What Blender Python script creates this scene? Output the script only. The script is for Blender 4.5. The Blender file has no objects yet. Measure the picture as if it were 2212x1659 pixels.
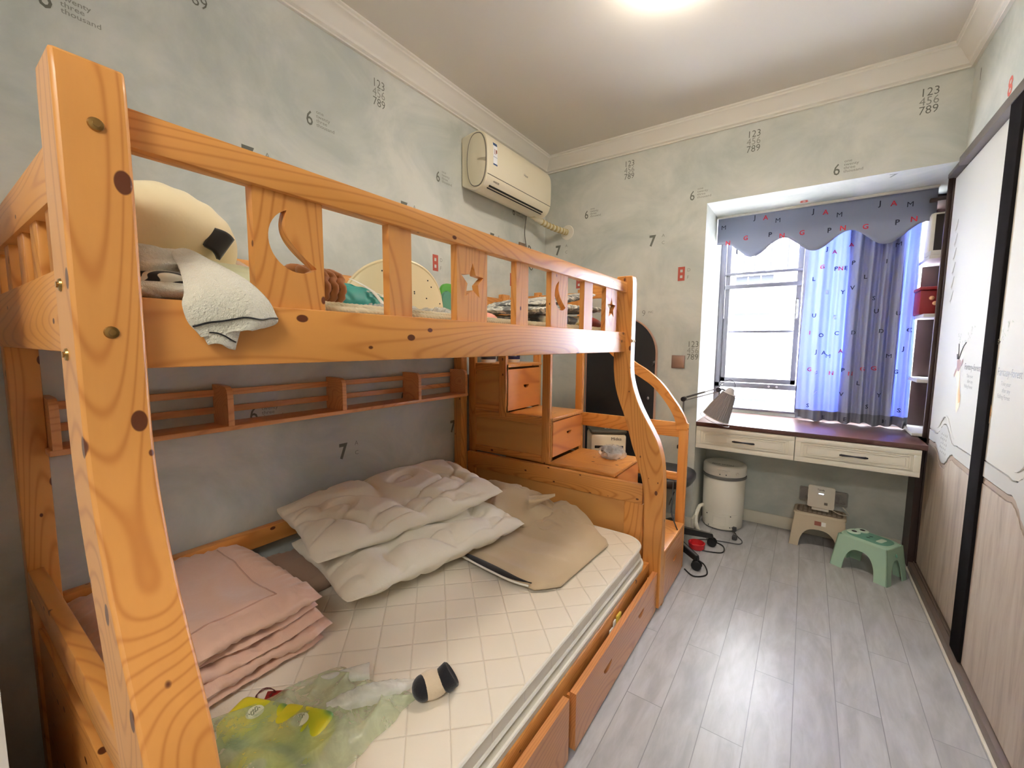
import bpy, bmesh, math, random
from mathutils import Vector, Matrix, noise
from mathutils.geometry import tessellate_polygon

random.seed(7)
PI = math.pi
D = bpy.data
S = bpy.context.scene
COL = S.collection

# ------------------------------------------------------------------ camera
cam_d = D.cameras.new('camera'); cam = D.objects.new('camera', cam_d); COL.objects.link(cam)
cam_d.sensor_width = 36.0
cam_d.lens = 913.42 * 36.0 / 2212.0
cam_d.clip_start = 0.02
CR = ((0.82042, 0.57170, 0.00800), (-0.06139, 0.07417, 0.99535), (0.56845, -0.81710, 0.09594))
cam.matrix_world = Matrix(((CR[0][0], CR[1][0], CR[2][0], 0.0),
                           (CR[0][1], CR[1][1], CR[2][1], 0.0),
                           (CR[0][2], CR[1][2], CR[2][2], 1.28),
                           (0, 0, 0, 1)))
S.camera = cam

# ------------------------------------------------------------------ light and exposure
W = D.worlds.new('sky'); S.world = W; W.use_nodes = True
bg = W.node_tree.nodes['Background']
bg.inputs[0].default_value = (0.93, 0.96, 1.0, 1)
_n = W.node_tree.nodes; _tc = _n.new('ShaderNodeTexCoord'); _sp = _n.new('ShaderNodeSeparateXYZ'); _mr = _n.new('ShaderNodeMapRange')
_mr.inputs['From Min'].default_value = 0.0; _mr.inputs['From Max'].default_value = 0.8; _mr.inputs['To Min'].default_value = 20.0; _mr.inputs['To Max'].default_value = 34.0
W.node_tree.links.new(_tc.outputs['Generated'], _sp.inputs[0]); W.node_tree.links.new(_sp.outputs[2], _mr.inputs[0]); W.node_tree.links.new(_mr.outputs[0], bg.inputs[1])
S.view_settings.view_transform = 'Standard'
S.view_settings.look = 'None'
S.view_settings.gamma = 1.0
S.view_settings.use_curve_mapping = False
S.view_settings.exposure = 1.74

def area(name, loc, rot, sx, sy, power, color, portal=False):
    l = D.lights.new(name, 'AREA'); l.shape = 'RECTANGLE'; l.size = sx; l.size_y = sy
    l.energy = power; l.color = color
    o = D.objects.new(name, l); COL.objects.link(o); o.location = loc; o.rotation_euler = rot
    if portal: l.cycles.is_portal = True
    return o
area('window_portal', (0.02, 3.90, 1.48), (-PI/2, 0, 0), 1.35, 1.5, 1.0, (1, 1, 1), True)
area('corridor_fill_light', (0.35, -1.15, 2.62), (0, 0, 0), 0.7, 0.6, 14.0, (1.0, 0.96, 0.90))  # unseen lamp behind the camera, added to fill the lower bunk
S.cycles.max_bounces = 10
S.cycles.diffuse_bounces = 6
S.cycles.transparent_max_bounces = 16
S.cycles.sample_clamp_indirect = 6.0
S.cycles.use_denoising = True

# ------------------------------------------------------------------ materials
MATS = {}
def lin(c):
    return tuple(((x/255)/12.92 if x/255 <= 0.04045 else ((x/255+0.055)/1.055)**2.4) for x in c) + (1.0,)

def mat(name, rgb, rough=0.5, metal=0.0, spec=0.5, **kw):
    if name in MATS: return MATS[name]
    m = D.materials.new(name); m.use_nodes = True
    b = m.node_tree.nodes['Principled BSDF']
    b.inputs['Base Color'].default_value = lin(rgb)
    b.inputs['Roughness'].default_value = rough
    b.inputs['Metallic'].default_value = metal
    b.inputs['Specular IOR Level'].default_value = spec
    for k, v in kw.items():
        b.inputs[k.replace('_', ' ')].default_value = v
    MATS[name] = m
    return m

def N(m, t, **kw):
    n = m.node_tree.nodes.new(t)
    for k, v in kw.items(): setattr(n, k, v)
    return n
def L(m, a, b): m.node_tree.links.new(a, b)
def mapping(m, scale=(1, 1, 1), loc=(0, 0, 0), rot=(0, 0, 0), src='Object'):
    tc = N(m, 'ShaderNodeTexCoord'); mp = N(m, 'ShaderNodeMapping')
    mp.inputs['Scale'].default_value = scale; mp.inputs['Location'].default_value = loc; mp.inputs['Rotation'].default_value = rot
    L(m, tc.outputs[src], mp.inputs[0]); return mp.outputs[0]
def noise_n(m, vec, scale, detail=3.0, rough=0.5, dist=0.0):
    n = N(m, 'ShaderNodeTexNoise'); n.inputs['Scale'].default_value = scale
    n.inputs['Detail'].default_value = detail; n.inputs['Roughness'].default_value = rough
    n.inputs['Distortion'].default_value = dist
    L(m, vec, n.inputs['Vector']); return n
def ramp(m, fac, stops):
    r = N(m, 'ShaderNodeValToRGB'); e = r.color_ramp.elements
    while len(e) < len(stops): e.new(0.5)
    for i, (p, c) in enumerate(stops):
        e[i].position = p; e[i].color = c if len(c) == 4 else lin(c)
    L(m, fac, r.inputs[0]); return r.outputs[0]
def mixc(m, f, a, b, typ='MIX'):
    x = N(m, 'ShaderNodeMix', data_type='RGBA', blend_type=typ)
    if hasattr(f, 'links'): L(m, f, x.inputs[0])
    else: x.inputs[0].default_value = f
    for s, v in ((6, a), (7, b)):
        if hasattr(v, 'links'): L(m, v, x.inputs[s])
        else: x.inputs[s].default_value = v if len(v) == 4 else lin(v)
    return x.outputs[2]
def math_n(m, op, a, b=None, c=None):
    x = N(m, 'ShaderNodeMath', operation=op)
    for i, v in enumerate((a, b, c)):
        if v is None: continue
        if hasattr(v, 'links'): L(m, v, x.inputs[i])
        else: x.inputs[i].default_value = v
    return x.outputs[0]
def bump(m, h, strength=0.3, dist=0.01):
    b = N(m, 'ShaderNodeBump'); b.inputs['Strength'].default_value = strength; b.inputs['Distance'].default_value = dist
    L(m, h, b.inputs['Height']); L(m, b.outputs[0], m.node_tree.nodes['Principled BSDF'].inputs['Normal'])
def setc(m, c): L(m, c, m.node_tree.nodes['Principled BSDF'].inputs['Base Color'])

def pine(name, axis, base=(218, 152, 78), dark=(182, 110, 46), knot=(98, 48, 22), seed=0.0, rough=0.38, knots=1.0, ring=46.0):
    m = mat(name, base, rough)
    st = 0.16                                     # stretch along the grain
    sc = [1.0, 1.0, 1.0]; sc['xyz'.index(axis)] = st
    v = mapping(m, tuple(sc), (seed, seed*1.7, seed*0.6))
    n1 = noise_n(m, v, 4.0, 1.5, 0.4)
    n2 = noise_n(m, v, 60.0, 3.0, 0.6)
    rings = math_n(m, 'SINE', math_n(m, 'MULTIPLY', n1.outputs[0], ring*6.283))
    r1 = math_n(m, 'POWER', math_n(m, 'MULTIPLY_ADD', rings, 0.5, 0.5), 6.0)
    sc2 = [1.0, 1.0, 1.0]; sc2['xyz'.index(axis)] = 0.62
    v2 = mapping(m, tuple(sc2), (seed*2.1, seed, seed*3.0))
    vo = N(m, 'ShaderNodeTexVoronoi'); vo.inputs['Scale'].default_value = 20.0; vo.inputs['Randomness'].default_value = 0.95
    L(m, v2, vo.inputs['Vector'])
    sep = N(m, 'ShaderNodeSeparateColor'); L(m, vo.outputs['Color'], sep.inputs[0])
    gate = math_n(m, 'GREATER_THAN', sep.outputs[0], 0.30 if knots else 2.0)
    size = math_n(m, 'MULTIPLY_ADD', sep.outputs[1], 0.13, 0.06)
    kn = math_n(m, 'MULTIPLY', gate, math_n(m, 'SMOOTH_MIN', 1.0, math_n(m, 'MAXIMUM', 0.0, math_n(m, 'MULTIPLY', math_n(m, 'SUBTRACT', size, vo.outputs['Distance']), 40.0)), 0.05))
    kn = math_n(m, 'MINIMUM', kn, 1.0)
    big = noise_n(m, v, 1.6, 2.0)
    c0 = mixc(m, math_n(m, 'MULTIPLY', r1, 0.72), base, dark)
    c1 = mixc(m, math_n(m, 'MULTIPLY', n2.outputs[0], 0.28), c0, dark)
    c2 = mixc(m, math_n(m, 'MULTIPLY', math_n(m, 'SUBTRACT', big.outputs[0], 0.40), 0.8), c1, tuple(min(255, int(x*1.06)) for x in base))
    c3 = mixc(m, kn, c2, knot)
    setc(m, c3)
    m.node_tree.nodes['Principled BSDF'].inputs['Coat Weight'].default_value = 0.15
    m.node_tree.nodes['Principled BSDF'].inputs['Coat Roughness'].default_value = 0.25
    return m

PX = pine('pine along the room width', 'x', seed=1.3)
PY = pine('pine along the bed', 'y', seed=4.1)
PZ = pine('pine upright', 'z', seed=7.7)
PDY = pine('pine drawer fronts', 'y', base=(206, 142, 86), dark=(170, 102, 56), seed=12.0, rough=0.3, knots=0)
PSH = pine('pine wall shelf', 'y', base=(222, 158, 102), dark=(196, 128, 76), seed=21.0, knots=0)
PST = pine('pine step drawer', 'y', base=(222, 146, 76), dark=(176, 96, 42), seed=27.0, knots=0, ring=9)
PPAN = pine('pine panel', 'x', base=(214, 158, 88), dark=(192, 130, 66), seed=33.0, knots=0, ring=5)
M_SHADOWGAP = mat('dark gap', (60, 30, 14), 0.8)

def wallpaper():
    m = mat('mottled grey green wallpaper', (205, 206, 194), 0.85, spec=0.2)
    v = mapping(m, (1, 1, 1.25))
    a = noise_n(m, v, 2.2, 7.0, 0.62, 0.6); b = noise_n(m, v, 9.0, 5.0, 0.6)
    c = mixc(m, ramp(m, a.outputs[0], [(0.36, (0, 0, 0, 1)), (0.62, (1, 1, 1, 1))]), (186, 193, 188), (218, 219, 212))
    c = mixc(m, math_n(m, 'MULTIPLY', b.outputs[0], 0.35), c, (204, 206, 200))
    setc(m, c)
    bump(m, noise_n(m, v, 220.0, 2.0).outputs[0], 0.06, 0.002)
    return m
M_WALL = wallpaper()
M_MARK = mat('wallpaper grey print', (112, 114, 106), 0.85)
M_MARK2 = mat('wallpaper pale print', (146, 148, 140), 0.85)
M_MARKR = mat('wallpaper red print', (186, 90, 76), 0.85)
M_CEIL = mat('ceiling paint', (224, 219, 210), 0.9, spec=0.2)
M_CROWN = mat('crown moulding white', (230, 226, 217), 0.6)
M_WHITE = mat('white paint', (236, 234, 228), 0.55)
M_BASE = mat('baseboard cream', (226, 221, 206), 0.5)

def floor_mat():
    m = mat('grey laminate planks', (186, 183, 180), 0.32, spec=0.45)
    tc = N(m, 'ShaderNodeTexCoord'); sp = N(m, 'ShaderNodeSeparateXYZ'); L(m, tc.outputs['Object'], sp.inputs[0])
    cb = N(m, 'ShaderNodeCombineXYZ')
    L(m, math_n(m, 'ADD', sp.outputs[1], -1.835 + 0.395 + 7.9), cb.inputs[0])
    L(m, math_n(m, 'ADD', sp.outputs[0], 0.345 + 0.1265*20), cb.inputs[1])
    br = N(m, 'ShaderNodeTexBrick'); br.inputs['Scale'].default_value = 1.0
    br.inputs['Brick Width'].default_value = 0.79; br.inputs['Row Height'].default_value = 0.1265
    br.inputs['Mortar Size'].default_value = 0.0014; br.inputs['Mortar Smooth'].default_value = 0.2
    br.inputs['Color1'].default_value = (0.35, 0.35, 0.35, 1); br.inputs['Color2'].default_value = (0.65, 0.65, 0.65, 1)
    br.offset = 0.5; br.offset_frequency = 2
    L(m, cb.outputs[0], br.inputs['Vector'])
    vec = N(m, 'ShaderNodeVectorMath', operation='ADD'); L(m, tc.outputs['Object'], vec.inputs[0]); L(m, br.outputs['Color'], vec.inputs[1])
    mp = N(m, 'ShaderNodeMapping'); mp.inputs['Scale'].default_value = (1.0, 0.22, 1.0); L(m, vec.outputs[0], mp.inputs[0])
    g = noise_n(m, mp.outputs[0], 26.0, 6.0, 0.62, 0.5); g2 = noise_n(m, mp.outputs[0], 5.0, 4.0, 0.6, 1.2)
    c = mixc(m, ramp(m, g.outputs[0], [(0.36, (0, 0, 0, 1)), (0.72, (1, 1, 1, 1))]), (190, 190, 193), (168, 168, 170))
    c = mixc(m, ramp(m, g2.outputs[0], [(0.5, (0, 0, 0, 1)), (0.78, (1, 1, 1, 1))]), c, (156, 155, 156))
    c = mixc(m, math_n(m, 'MULTIPLY', br.outputs['Fac'], 0.75), c, (126, 126, 130))
    setc(m, c)
    bump(m, math_n(m, 'SUBTRACT', math_n(m, 'MULTIPLY', g.outputs[0], 0.06), br.outputs['Fac']), 0.5, 0.002)
    return m
M_FLOOR = floor_mat()

def cloth(name, rgb, rough=0.85, sheen=0.2, bscale=0.0, bstr=0.25, translucent=0.0, var=None):
    m = mat(name, rgb, rough, spec=0.25)
    b = m.node_tree.nodes['Principled BSDF']; b.inputs['Sheen Weight'].default_value = sheen
    if var or bscale:
        v = mapping(m)
    if var:
        n = noise_n(m, v, var[1], 4.0, 0.6)
        setc(m, mixc(m, ramp(m, n.outputs[0], [(0.35, (0, 0, 0, 1)), (0.65, (1, 1, 1, 1))]), rgb, var[0]))
    if bscale:
        bump(m, noise_n(m, v, bscale, 3.0, 0.7).outputs[0], bstr, 0.006)
    return m

M_PLASTIC_W = mat('white plastic', (228, 224, 212), 0.4)
M_CREAM = mat('cream plastic', (226, 216, 190), 0.4)
M_BLACK = mat('black plastic', (26, 26, 29), 0.4)
M_DARKGREY = mat('dark grey plastic', (70, 70, 74), 0.45)
M_GREYCORD = mat('grey cord', (96, 92, 86), 0.5)
M_BRASS = mat('aged brass bolt', (168, 132, 78), 0.3, 1.0)
M_METAL = mat('brushed metal', (170, 170, 172), 0.3, 1.0)
M_HANDLE = mat('dark handle metal', (58, 58, 66), 0.35, 0.6)
M_DESK = mat('dark brown laminate', (88, 58, 52), 0.28)
M_DARKWOOD = mat('very dark brown board', (62, 44, 40), 0.45)
M_DRAWERW = mat('cream white lacquer', (232, 229, 214), 0.45)
M_STILE = mat('black door stile', (32, 30, 31), 0.9, spec=0.0)
M_HEADER = mat('dark grey brown header', (92, 84, 78), 0.5)
M_TRACK = mat('brown floor track', (104, 88, 78), 0.45)

# ------------------------------------------------------------------ geometry helpers
class G:
    def __init__(s): s.v = []; s.f = []; s.m = []
    def add(s, vs, fs, mi=0):
        o = len(s.v); s.v += [Vector(v) for v in vs]
        s.f += [tuple(i + o for i in f) for f in fs]; s.m += [mi]*len(fs); return s
    def box(s, x0, x1, y0, y1, z0, z1, b=0.0, mi=0, rot=None, piv=None):
        x0, x1 = min(x0, x1), max(x0, x1); y0, y1 = min(y0, y1), max(y0, y1); z0, z1 = min(z0, z1), max(z0, z1)
        bm = bmesh.new(); bmesh.ops.create_cube(bm, size=1.0)
        for v in bm.verts:
            v.co = Vector(((x0+x1)/2 + v.co.x*(x1-x0), (y0+y1)/2 + v.co.y*(y1-y0), (z0+z1)/2 + v.co.z*(z1-z0)))
        if b > 0:
            b = min(b, 0.45*min(x1-x0, y1-y0, z1-z0))
            bmesh.ops.bevel(bm, geom=list(bm.edges), offset=b, segments=2, affect='EDGES', profile=0.5)
        s.frombm(bm, mi, rot, piv); bm.free(); return s
    def frombm(s, bm, mi=0, rot=None, piv=None):
        bm.verts.index_update()
        vs = [v.co.copy() for v in bm.verts]
        if rot is not None:
            p = Vector(piv) if piv is not None else Vector((0, 0, 0))
            vs = [rot @ (v - p) + p for v in vs]
        s.add(vs, [tuple(v.index for v in f.verts) for f in bm.faces], mi)
    def prism(s, poly, a, b, axis='y', mi=0):
        n = len(poly)
        def P(p, t):
            return {'x': (t, p[0], p[1]), 'y': (p[0], t, p[1]), 'z': (p[0], p[1], t)}[axis]
        vs = [P(p, a) for p in poly] + [P(p, b) for p in poly]
        fs = [tuple(range(n)), tuple(range(2*n-1, n-1, -1))] + [(i, i+n, (i+1) % n+n, (i+1) % n) for i in range(n)]
        return s.add(vs, fs, mi)
    def strip(s, left, right, a, b, axis='y', mi=0):
        """solid between two polylines of equal length (for curved boards), extruded a..b"""
        n = len(left)
        def P(p, t):
            return {'x': (t, p[0], p[1]), 'y': (p[0], t, p[1]), 'z': (p[0], p[1], t)}[axis]
        vs = []
        for i in range(n): vs += [P(left[i], a), P(right[i], a), P(right[i], b), P(left[i], b)]
        fs = [(0, 1, 2, 3), (4*n-1, 4*n-2, 4*n-3, 4*n-4)]
        for i in range(n-1):
            o = 4*i
            for j in range(4): fs.append((o+j, o+4+j, o+4+(j+1) % 4, o+(j+1) % 4))
        return s.add(vs, fs, mi)
    def tube(s, pts, r, n=8, mi=0, closed=False, flat=1.0):
        pts = [Vector(p) for p in pts]; k = len(pts); vs = []; fs = []
        up = Vector((0, 0, 1)); prev = None
        for i, p in enumerate(pts):
            if closed: t = pts[(i+1) % k] - pts[i-1]
            else: t = pts[min(i+1, k-1)] - pts[max(i-1, 0)]
            t.normalize()
            if prev is None:
                a = t.cross(up)
                if a.length < 0.05: a = t.cross(Vector((1, 0, 0)))
            else:
                a = prev - t*prev.dot(t)
            a.normalize(); prev = a.copy(); b = t.cross(a)
            rr = r[i] if isinstance(r, (list, tuple)) else r
            for j in range(n):
                an = 2*PI*j/n
                vs.append(p + a*math.cos(an)*rr + b*math.sin(an)*rr*flat)
        for i in range(k if closed else k-1):
            for j in range(n):
                i2 = (i+1) % k
                fs.append((i*n+j, i*n+(j+1) % n, i2*n+(j+1) % n, i2*n+j))
        if not closed: fs += [tuple(range(n-1, -1, -1)), tuple(range((k-1)*n, k*n))]
        return s.add(vs, fs, mi)
    def lathe(s, prof, c, axis='z', n=24, mi=0, M=None):
        """prof: list of (r, h)"""
        vs = []; fs = []
        for r, h in prof:
            for j in range(n):
                a = 2*PI*j/n; x, y = r*math.cos(a), r*math.sin(a)
                p = {'z': Vector((x, y, h)), 'x': Vector((h, x, y)), 'y': Vector((x, h, y))}[axis]
                if M is not None: p = M @ p
                vs.append(Vector(c) + p)
        for i in range(len(prof)-1):
            for j in range(n):
                fs.append((i*n+j, i*n+(j+1) % n, (i+1)*n+(j+1) % n, (i+1)*n+j))
        fs += [tuple(range(n-1, -1, -1)), tuple(range((len(prof)-1)*n, len(prof)*n))]
        return s.add(vs, fs, mi)
    def grid(s, fn, nu, nv, mi=0, closed_u=False):
        vs = [fn(i/(nu-1 if not closed_u else nu), j/(nv-1)) for j in range(nv) for i in range(nu)]
        fs = []
        for j in range(nv-1):
            for i in range(nu if closed_u else nu-1):
                i2 = (i+1) % nu
                fs.append((j*nu+i, j*nu+i2, (j+1)*nu+i2, (j+1)*nu+i))
        return s.add(vs, fs, mi)
    def ellipsoid(s, c, r, M=None, nu=24, nv=14, mi=0, f=None, p=1.0):
        def fn(u, v):
            a = 2*PI*u; b = PI*(v-0.5)
            cb, sb = math.cos(b), math.sin(b)
            def sg(x): return math.copysign(abs(x)**p, x)
            q = Vector((r[0]*sg(math.cos(a))*max(cb, 0)**p, r[1]*sg(math.sin(a))*max(cb, 0)**p, r[2]*sg(sb)))
            if f: q = f(q)
            if M is not None: q = M @ q
            return Vector(c) + q
        return s.grid(fn, nu, nv, mi, closed_u=True)
    def plate(s, outer, holes, P, t0, t1, mi=0):
        """flat board with cut-outs; P(a,b,t)->xyz"""
        loops = [outer] + holes
        tri = tessellate_polygon([[Vector((p[0], p[1], 0)) for p in l] for l in loops])
        flat = [p for l in loops for p in l]; n = len(flat)
        vs = [P(p[0], p[1], t0) for p in flat] + [P(p[0], p[1], t1) for p in flat]
        fs = [tuple(t) for t in tri] + [tuple(i+n for i in reversed(t)) for t in tri]
        o = 0
        for l in loops:
            k = len(l)
            for i in range(k): fs.append((o+i, o+(i+1) % k, o+(i+1) % k+n, o+i+n))
            o += k
        return s.add(vs, fs, mi)
    def text(s, txt, size, fn, mi=0, off=0.0, bold=0.0, sx=1.0, line=1.0, align='LEFT'):
        vs, fs = text2d(txt, size, off=bold, line=line, align=align)
        return s.add([fn(v[0]*sx, v[1]) for v in vs], fs, mi)

_TC = {}
def text2d(txt, size, off=0.0, line=1.0, align='LEFT'):
    k = (txt, off, line, align)
    if k not in _TC:
        c = D.curves.new('lettering', 'FONT'); c.body = txt; c.size = 1.0; c.offset = off
        c.space_line = line; c.align_x = align; c.resolution_u = 2
        o = D.objects.new('lettering', c); COL.objects.link(o)
        bpy.context.view_layer.update()
        me = D.meshes.new_from_object(o)
        _TC[k] = ([(v.co.x, v.co.y) for v in me.vertices], [tuple(p.vertices) for p in me.polygons])
        D.objects.remove(o); D.meshes.remove(me); D.curves.remove(c)
    vs, fs = _TC[k]
    return [(x*size, y*size) for x, y in vs], fs

def mesh_obj(name, g, mats, base=(0, 0, 0), parent=None, smooth=35, solid=None, subd=0):
    me = D.meshes.new(name)
    B = Vector(base)
    me.from_pydata([tuple(v - B) for v in g.v], [], g.f)
    if not isinstance(mats, (list, tuple)): mats = [mats]
    for m in mats: me.materials.append(m)
    me.polygons.foreach_set('material_index', g.m)
    bm = bmesh.new(); bm.from_mesh(me); bmesh.ops.remove_doubles(bm, verts=bm.verts, dist=1e-6)
    if len(bm.faces) < 60000 and name not in ('wall_left', 'wall_back'): bmesh.ops.recalc_face_normals(bm, faces=bm.faces)
    bm.to_mesh(me); bm.free()
    me.shade_smooth(); me.set_sharp_from_angle(angle=math.radians(smooth))
    me.update()
    o = D.objects.new(name, me); COL.objects.link(o)
    if parent is None: o.location = B
    else: o.parent = parent
    if solid:
        md = o.modifiers.new('thickness', 'SOLIDIFY'); md.thickness = solid; md.offset = 0.0
    if subd:
        md = o.modifiers.new('smooth', 'SUBSURF'); md.levels = subd; md.render_levels = subd
    return o

class Thing:
    """an Empty at the thing's base which parents its parts"""
    def __init__(s, name, label, cat, loc, group=None):
        s.o = D.objects.new(name, None); COL.objects.link(s.o); s.o.location = loc; s.o.empty_display_size = 0.05
        s.o['label'] = label; s.o['category'] = cat
        if group: s.o['group'] = group
        s.loc = Vector(loc)
    def part(s, name, g, m, label=None, parent=None, **kw):
        o = mesh_obj(name, g, m, s.loc, parent or s.o, **kw)
        if label: o['label'] = label
        return o
def single(name, label, cat, g, m, base, group=None, kind=None, **kw):
    o = mesh_obj(name, g, m, base, None, **kw); o['label'] = label; o['category'] = cat
    if group: o['group'] = group
    if kind: o['kind'] = kind
    return o
def struct(name, g, m, base=(0, 0, 0), **kw):
    o = mesh_obj(name, g, m, base, None, **kw); o['kind'] = 'structure'; return o

def lerp(a, b, t): return a + (b-a)*t
def interp(pts, n):
    """catmull-rom resample"""
    out = []; k = len(pts)-1
    P = [Vector(p) for p in pts]
    for i in range(n):
        t = i/(n-1)*k; j = min(int(t), k-1); f = t-j
        a, b, c, d = P[max(j-1, 0)], P[j], P[j+1], P[min(j+2, k)]
        out.append(0.5*((2*b) + (c-a)*f + (2*a-5*b+4*c-d)*f*f + (-a+3*b-3*c+d)*f**3))
    return out
def curve_at(pts, z):
    """x for a polyline given as (x,z) sorted by descending z"""
    for (xa, za), (xb, zb) in zip(pts, pts[1:]):
        if zb <= z <= za: return lerp(xa, xb, (za-z)/(za-zb) if za != zb else 0)
    return pts[-1][0] if z < pts[-1][1] else pts[0][0]
# ------------------------------------------------------------------ the room
XL, XR, YF, YN, ZC = -1.80, 0.575, 3.04, 0.05, 2.72
RX0, RX1, RZ, YB, YW = -0.59, 0.575, 2.19, 3.45, 3.66     # recess: sides, top, wall under the desk, window plane

def marks(g, P):
    """number prints of the wallpaper. P(a, z) -> xyz, a runs along the wall"""
    return

def wall_marks(g, items, P):
    for kind, a, z in items:
        if kind == '123':
            for r, row in enumerate(('123', '456', '789')):
                g.text(row, 0.056, lambda x, y, a=a, z=z, r=r: P(a + x, z + 0.045 - r*0.043 + y - 0.02), 2 if r == 1 else 1, bold=-0.004, sx=0.9, align='CENTER')
        elif kind == '6':
            g.text('6', 0.085, lambda x, y: P(a + x, z - 0.03 + y), 1, bold=0.004, sx=0.78)
            for r, row in enumerate(('one', 'twenty', 'three', 'thousand')):
                g.text(row, 0.021, lambda x, y, r=r: P(a + 0.047 + x, z + 0.03 - r*0.018 + y), 2, bold=0.006, sx=1.1)
        elif kind == '7':
            g.text('7', 0.10, lambda x, y: P(a + x, z - 0.036 + y), 1, bold=0.035, sx=0.85)
            g.text('A', 0.03, lambda x, y: P(a + 0.085 + x, z + 0.015 + y), 2)
            g.text('C', 0.03, lambda x, y: P(a + 0.085 + x, z - 0.033 + y), 2)
        elif kind == '8':
            g.plate([(a - 0.022, z - 0.046), (a + 0.022, z - 0.046), (a + 0.022, z + 0.046), (a - 0.022, z + 0.046)],
                    [[(a - 0.008, z + 0.010), (a + 0.008, z + 0.010), (a + 0.008, z + 0.028), (a - 0.008, z + 0.028)],
                     [(a - 0.008, z - 0.028), (a + 0.008, z - 0.028), (a + 0.008, z - 0.010), (a - 0.008, z - 0.010)]],
                    lambda p, q, t: P(p, q), 0, 0.0001, 3)
            g.text('D', 0.03, lambda x, y: P(a + 0.036 + x, z + 0.012 + y), 2)
            g.text('F', 0.03, lambda x, y: P(a + 0.036 + x, z - 0.035 + y), 2)
        elif kind == '9':
            g.text('9', 0.06, lambda x, y: P(a + x, z - 0.02 + y), 2, bold=-0.006)
            g.text('INC', 0.022, lambda x, y: P(a + 0.045 + x, z + 0.0 + y), 2)
WM = [M_WALL, M_MARK, M_MARK2, M_MARKR]

g = G(); g.box(XL - 0.10, XL, -1.6, 3.95, 0, ZC + 0.05)
it = []
for k in range(-1, 3):
    it += [('6', 1.045 + 0.765*k, 2.23), ('7', 1.55 + 0.765*k, 1.985), ('8', 1.80 + 0.772*k, 1.74), ('9', 1.56 + 0.765*k, 1.49),
           ('123', 1.425 + 0.762*k, 2.49), ('6', 0.765 + 0.765*k, 0.99), ('7', 1.15 + 0.765*k, 0.76)]
it = [t for t in it if 0.12 < t[1] < 2.95 and not (t[2] < 0.9 and t[1] < 0.6)]
wall_marks(g, it, lambda a, z: Vector((XL + 0.0008, a, z)))
struct('wall_left', g, WM)

# far wall around the recess, one mesh
g = G()
g.box(XL - 0.1, RX0, YF, 3.95, 0, ZC + 0.05)                       # left of the recess
g.box(RX0, 1.3, YF, 3.95, RZ, ZC + 0.05)                           # above it
g.box(RX0, 1.3, YB, 3.95, 0, 0.735)                                # low wall under the sill
g.box(RX0, 1.3, YW, YW + 0.2, 0.735, 0.785)                        # parapet under the window
g.box(0.62, 1.3, YW, YW + 0.2, 0.785, RZ)                          # right of the window
it = []
for k in range(0, 3):
    it += [('6', -1.455 + 0.755*k, 2.255), ('123', -1.115 + 0.77*k, 2.51), ('8', -1.49 + 0.76*k, 1.755)]
it += [('7', -1.70, 2.02), ('7', -0.955, 2.00), ('9', -0.99, 1.50), ('123', -0.634, 1.24)]
it = [t for t in it if not (t[1] > -0.62 and t[2] < 2.19)]
wall_marks(g, it, lambda a, z: Vector((a, YF - 0.0008, z)))
# two prints that wrap under the recess head
g.text('8', 0.075, lambda x, y: Vector((-0.10 + x*1.3, 3.36 - y, RZ - 0.0008)), 3, bold=0.02)
g.text('7', 0.07, lambda x, y: Vector((0.30 + x, 3.12 - y, RZ - 0.0008)), 2, bold=0.02)
struct('wall_back', g, WM)

g = G(); g.box(XR, XR + 0.9, -1.6, YF + 0.02, 2.212, ZC + 0.05)     # bulkhead above the wardrobe
g.text('1', 0.08, lambda x, y: Vector((XR - 0.0008, 2.94 - x, 2.50 + y)), 1, bold=0.0)
g.text('8', 0.10, lambda x, y: Vector((XR - 0.0008, 2.52 - x, 2.24 + y)), 3, bold=0.02)
struct('wall_right', g, [M_WALL, M_MARK, M_MARK2, M_MARKR])
g = G(); g.box(XR + 0.62, XR + 0.75, -1.6, 3.95, 0, 2.3)
struct('wall_right_outer', g, M_WALL)
g = G(); g.box(XL, -1.15, -0.10, 0.054, 0, ZC + 0.02); g.box(-1.15, XR + 0.65, -0.10, 0.054, 2.25, ZC + 0.02)
struct('wall_near', g, M_WHITE)
g = G(); g.box(XL, XR + 0.9, -1.75, -1.6, 0, ZC + 0.02)
struct('wall_corridor', g, M_WALL)
g = G(); g.box(XL - 0.1, 1.45, -1.75, 3.95, -0.08, 0.0)
struct('floor', g, M_FLOOR)
g = G(); g.box(XL - 0.1, 1.5, -1.75, 3.95, ZC, ZC + 0.1)
struct('ceiling', g, M_CEIL)

g = G(); g.box(0.543, 0.552, YN, 3.235, 0.0, 0.006, 0.001)
struct('trim_4', g, M_BASE)
# crown moulding profile (d = out from wall, h = down from ceiling)
CP = [(0, 0), (0.088, 0), (0.088, 0.008), (0.080, 0.012), (0.080, 0.022), (0.070, 0.026), (0.058, 0.038), (0.044, 0.060),
      (0.030, 0.076), (0.026, 0.082), (0.026, 0.090), (0.014, 0.096), (0.014, 0.104), (0, 0.104)]
def crown(name, f, a, b):
    g = G(); n = len(CP)
    vs = [f(d, h, a(d)) for d, h in CP] + [f(d, h, b(d)) for d, h in CP]
    g.add(vs, [tuple(range(n)), tuple(range(2*n-1, n-1, -1))] + [(i, i+n, (i+1) % n+n, (i+1) % n) for i in range(n)])
    struct(name, g, M_CROWN)
crown('trim_1', lambda d, h, t: Vector((XL + d, t, ZC - h)), lambda d: YN, lambda d: YF - d)
crown('trim_2', lambda d, h, t: Vector((t, YF - d, ZC - h)), lambda d: XL + d, lambda d: XR - d)
crown('trim_3', lambda d, h, t: Vector((XR - d, t, ZC - h)), lambda d: YN, lambda d: YF - d)

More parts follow.
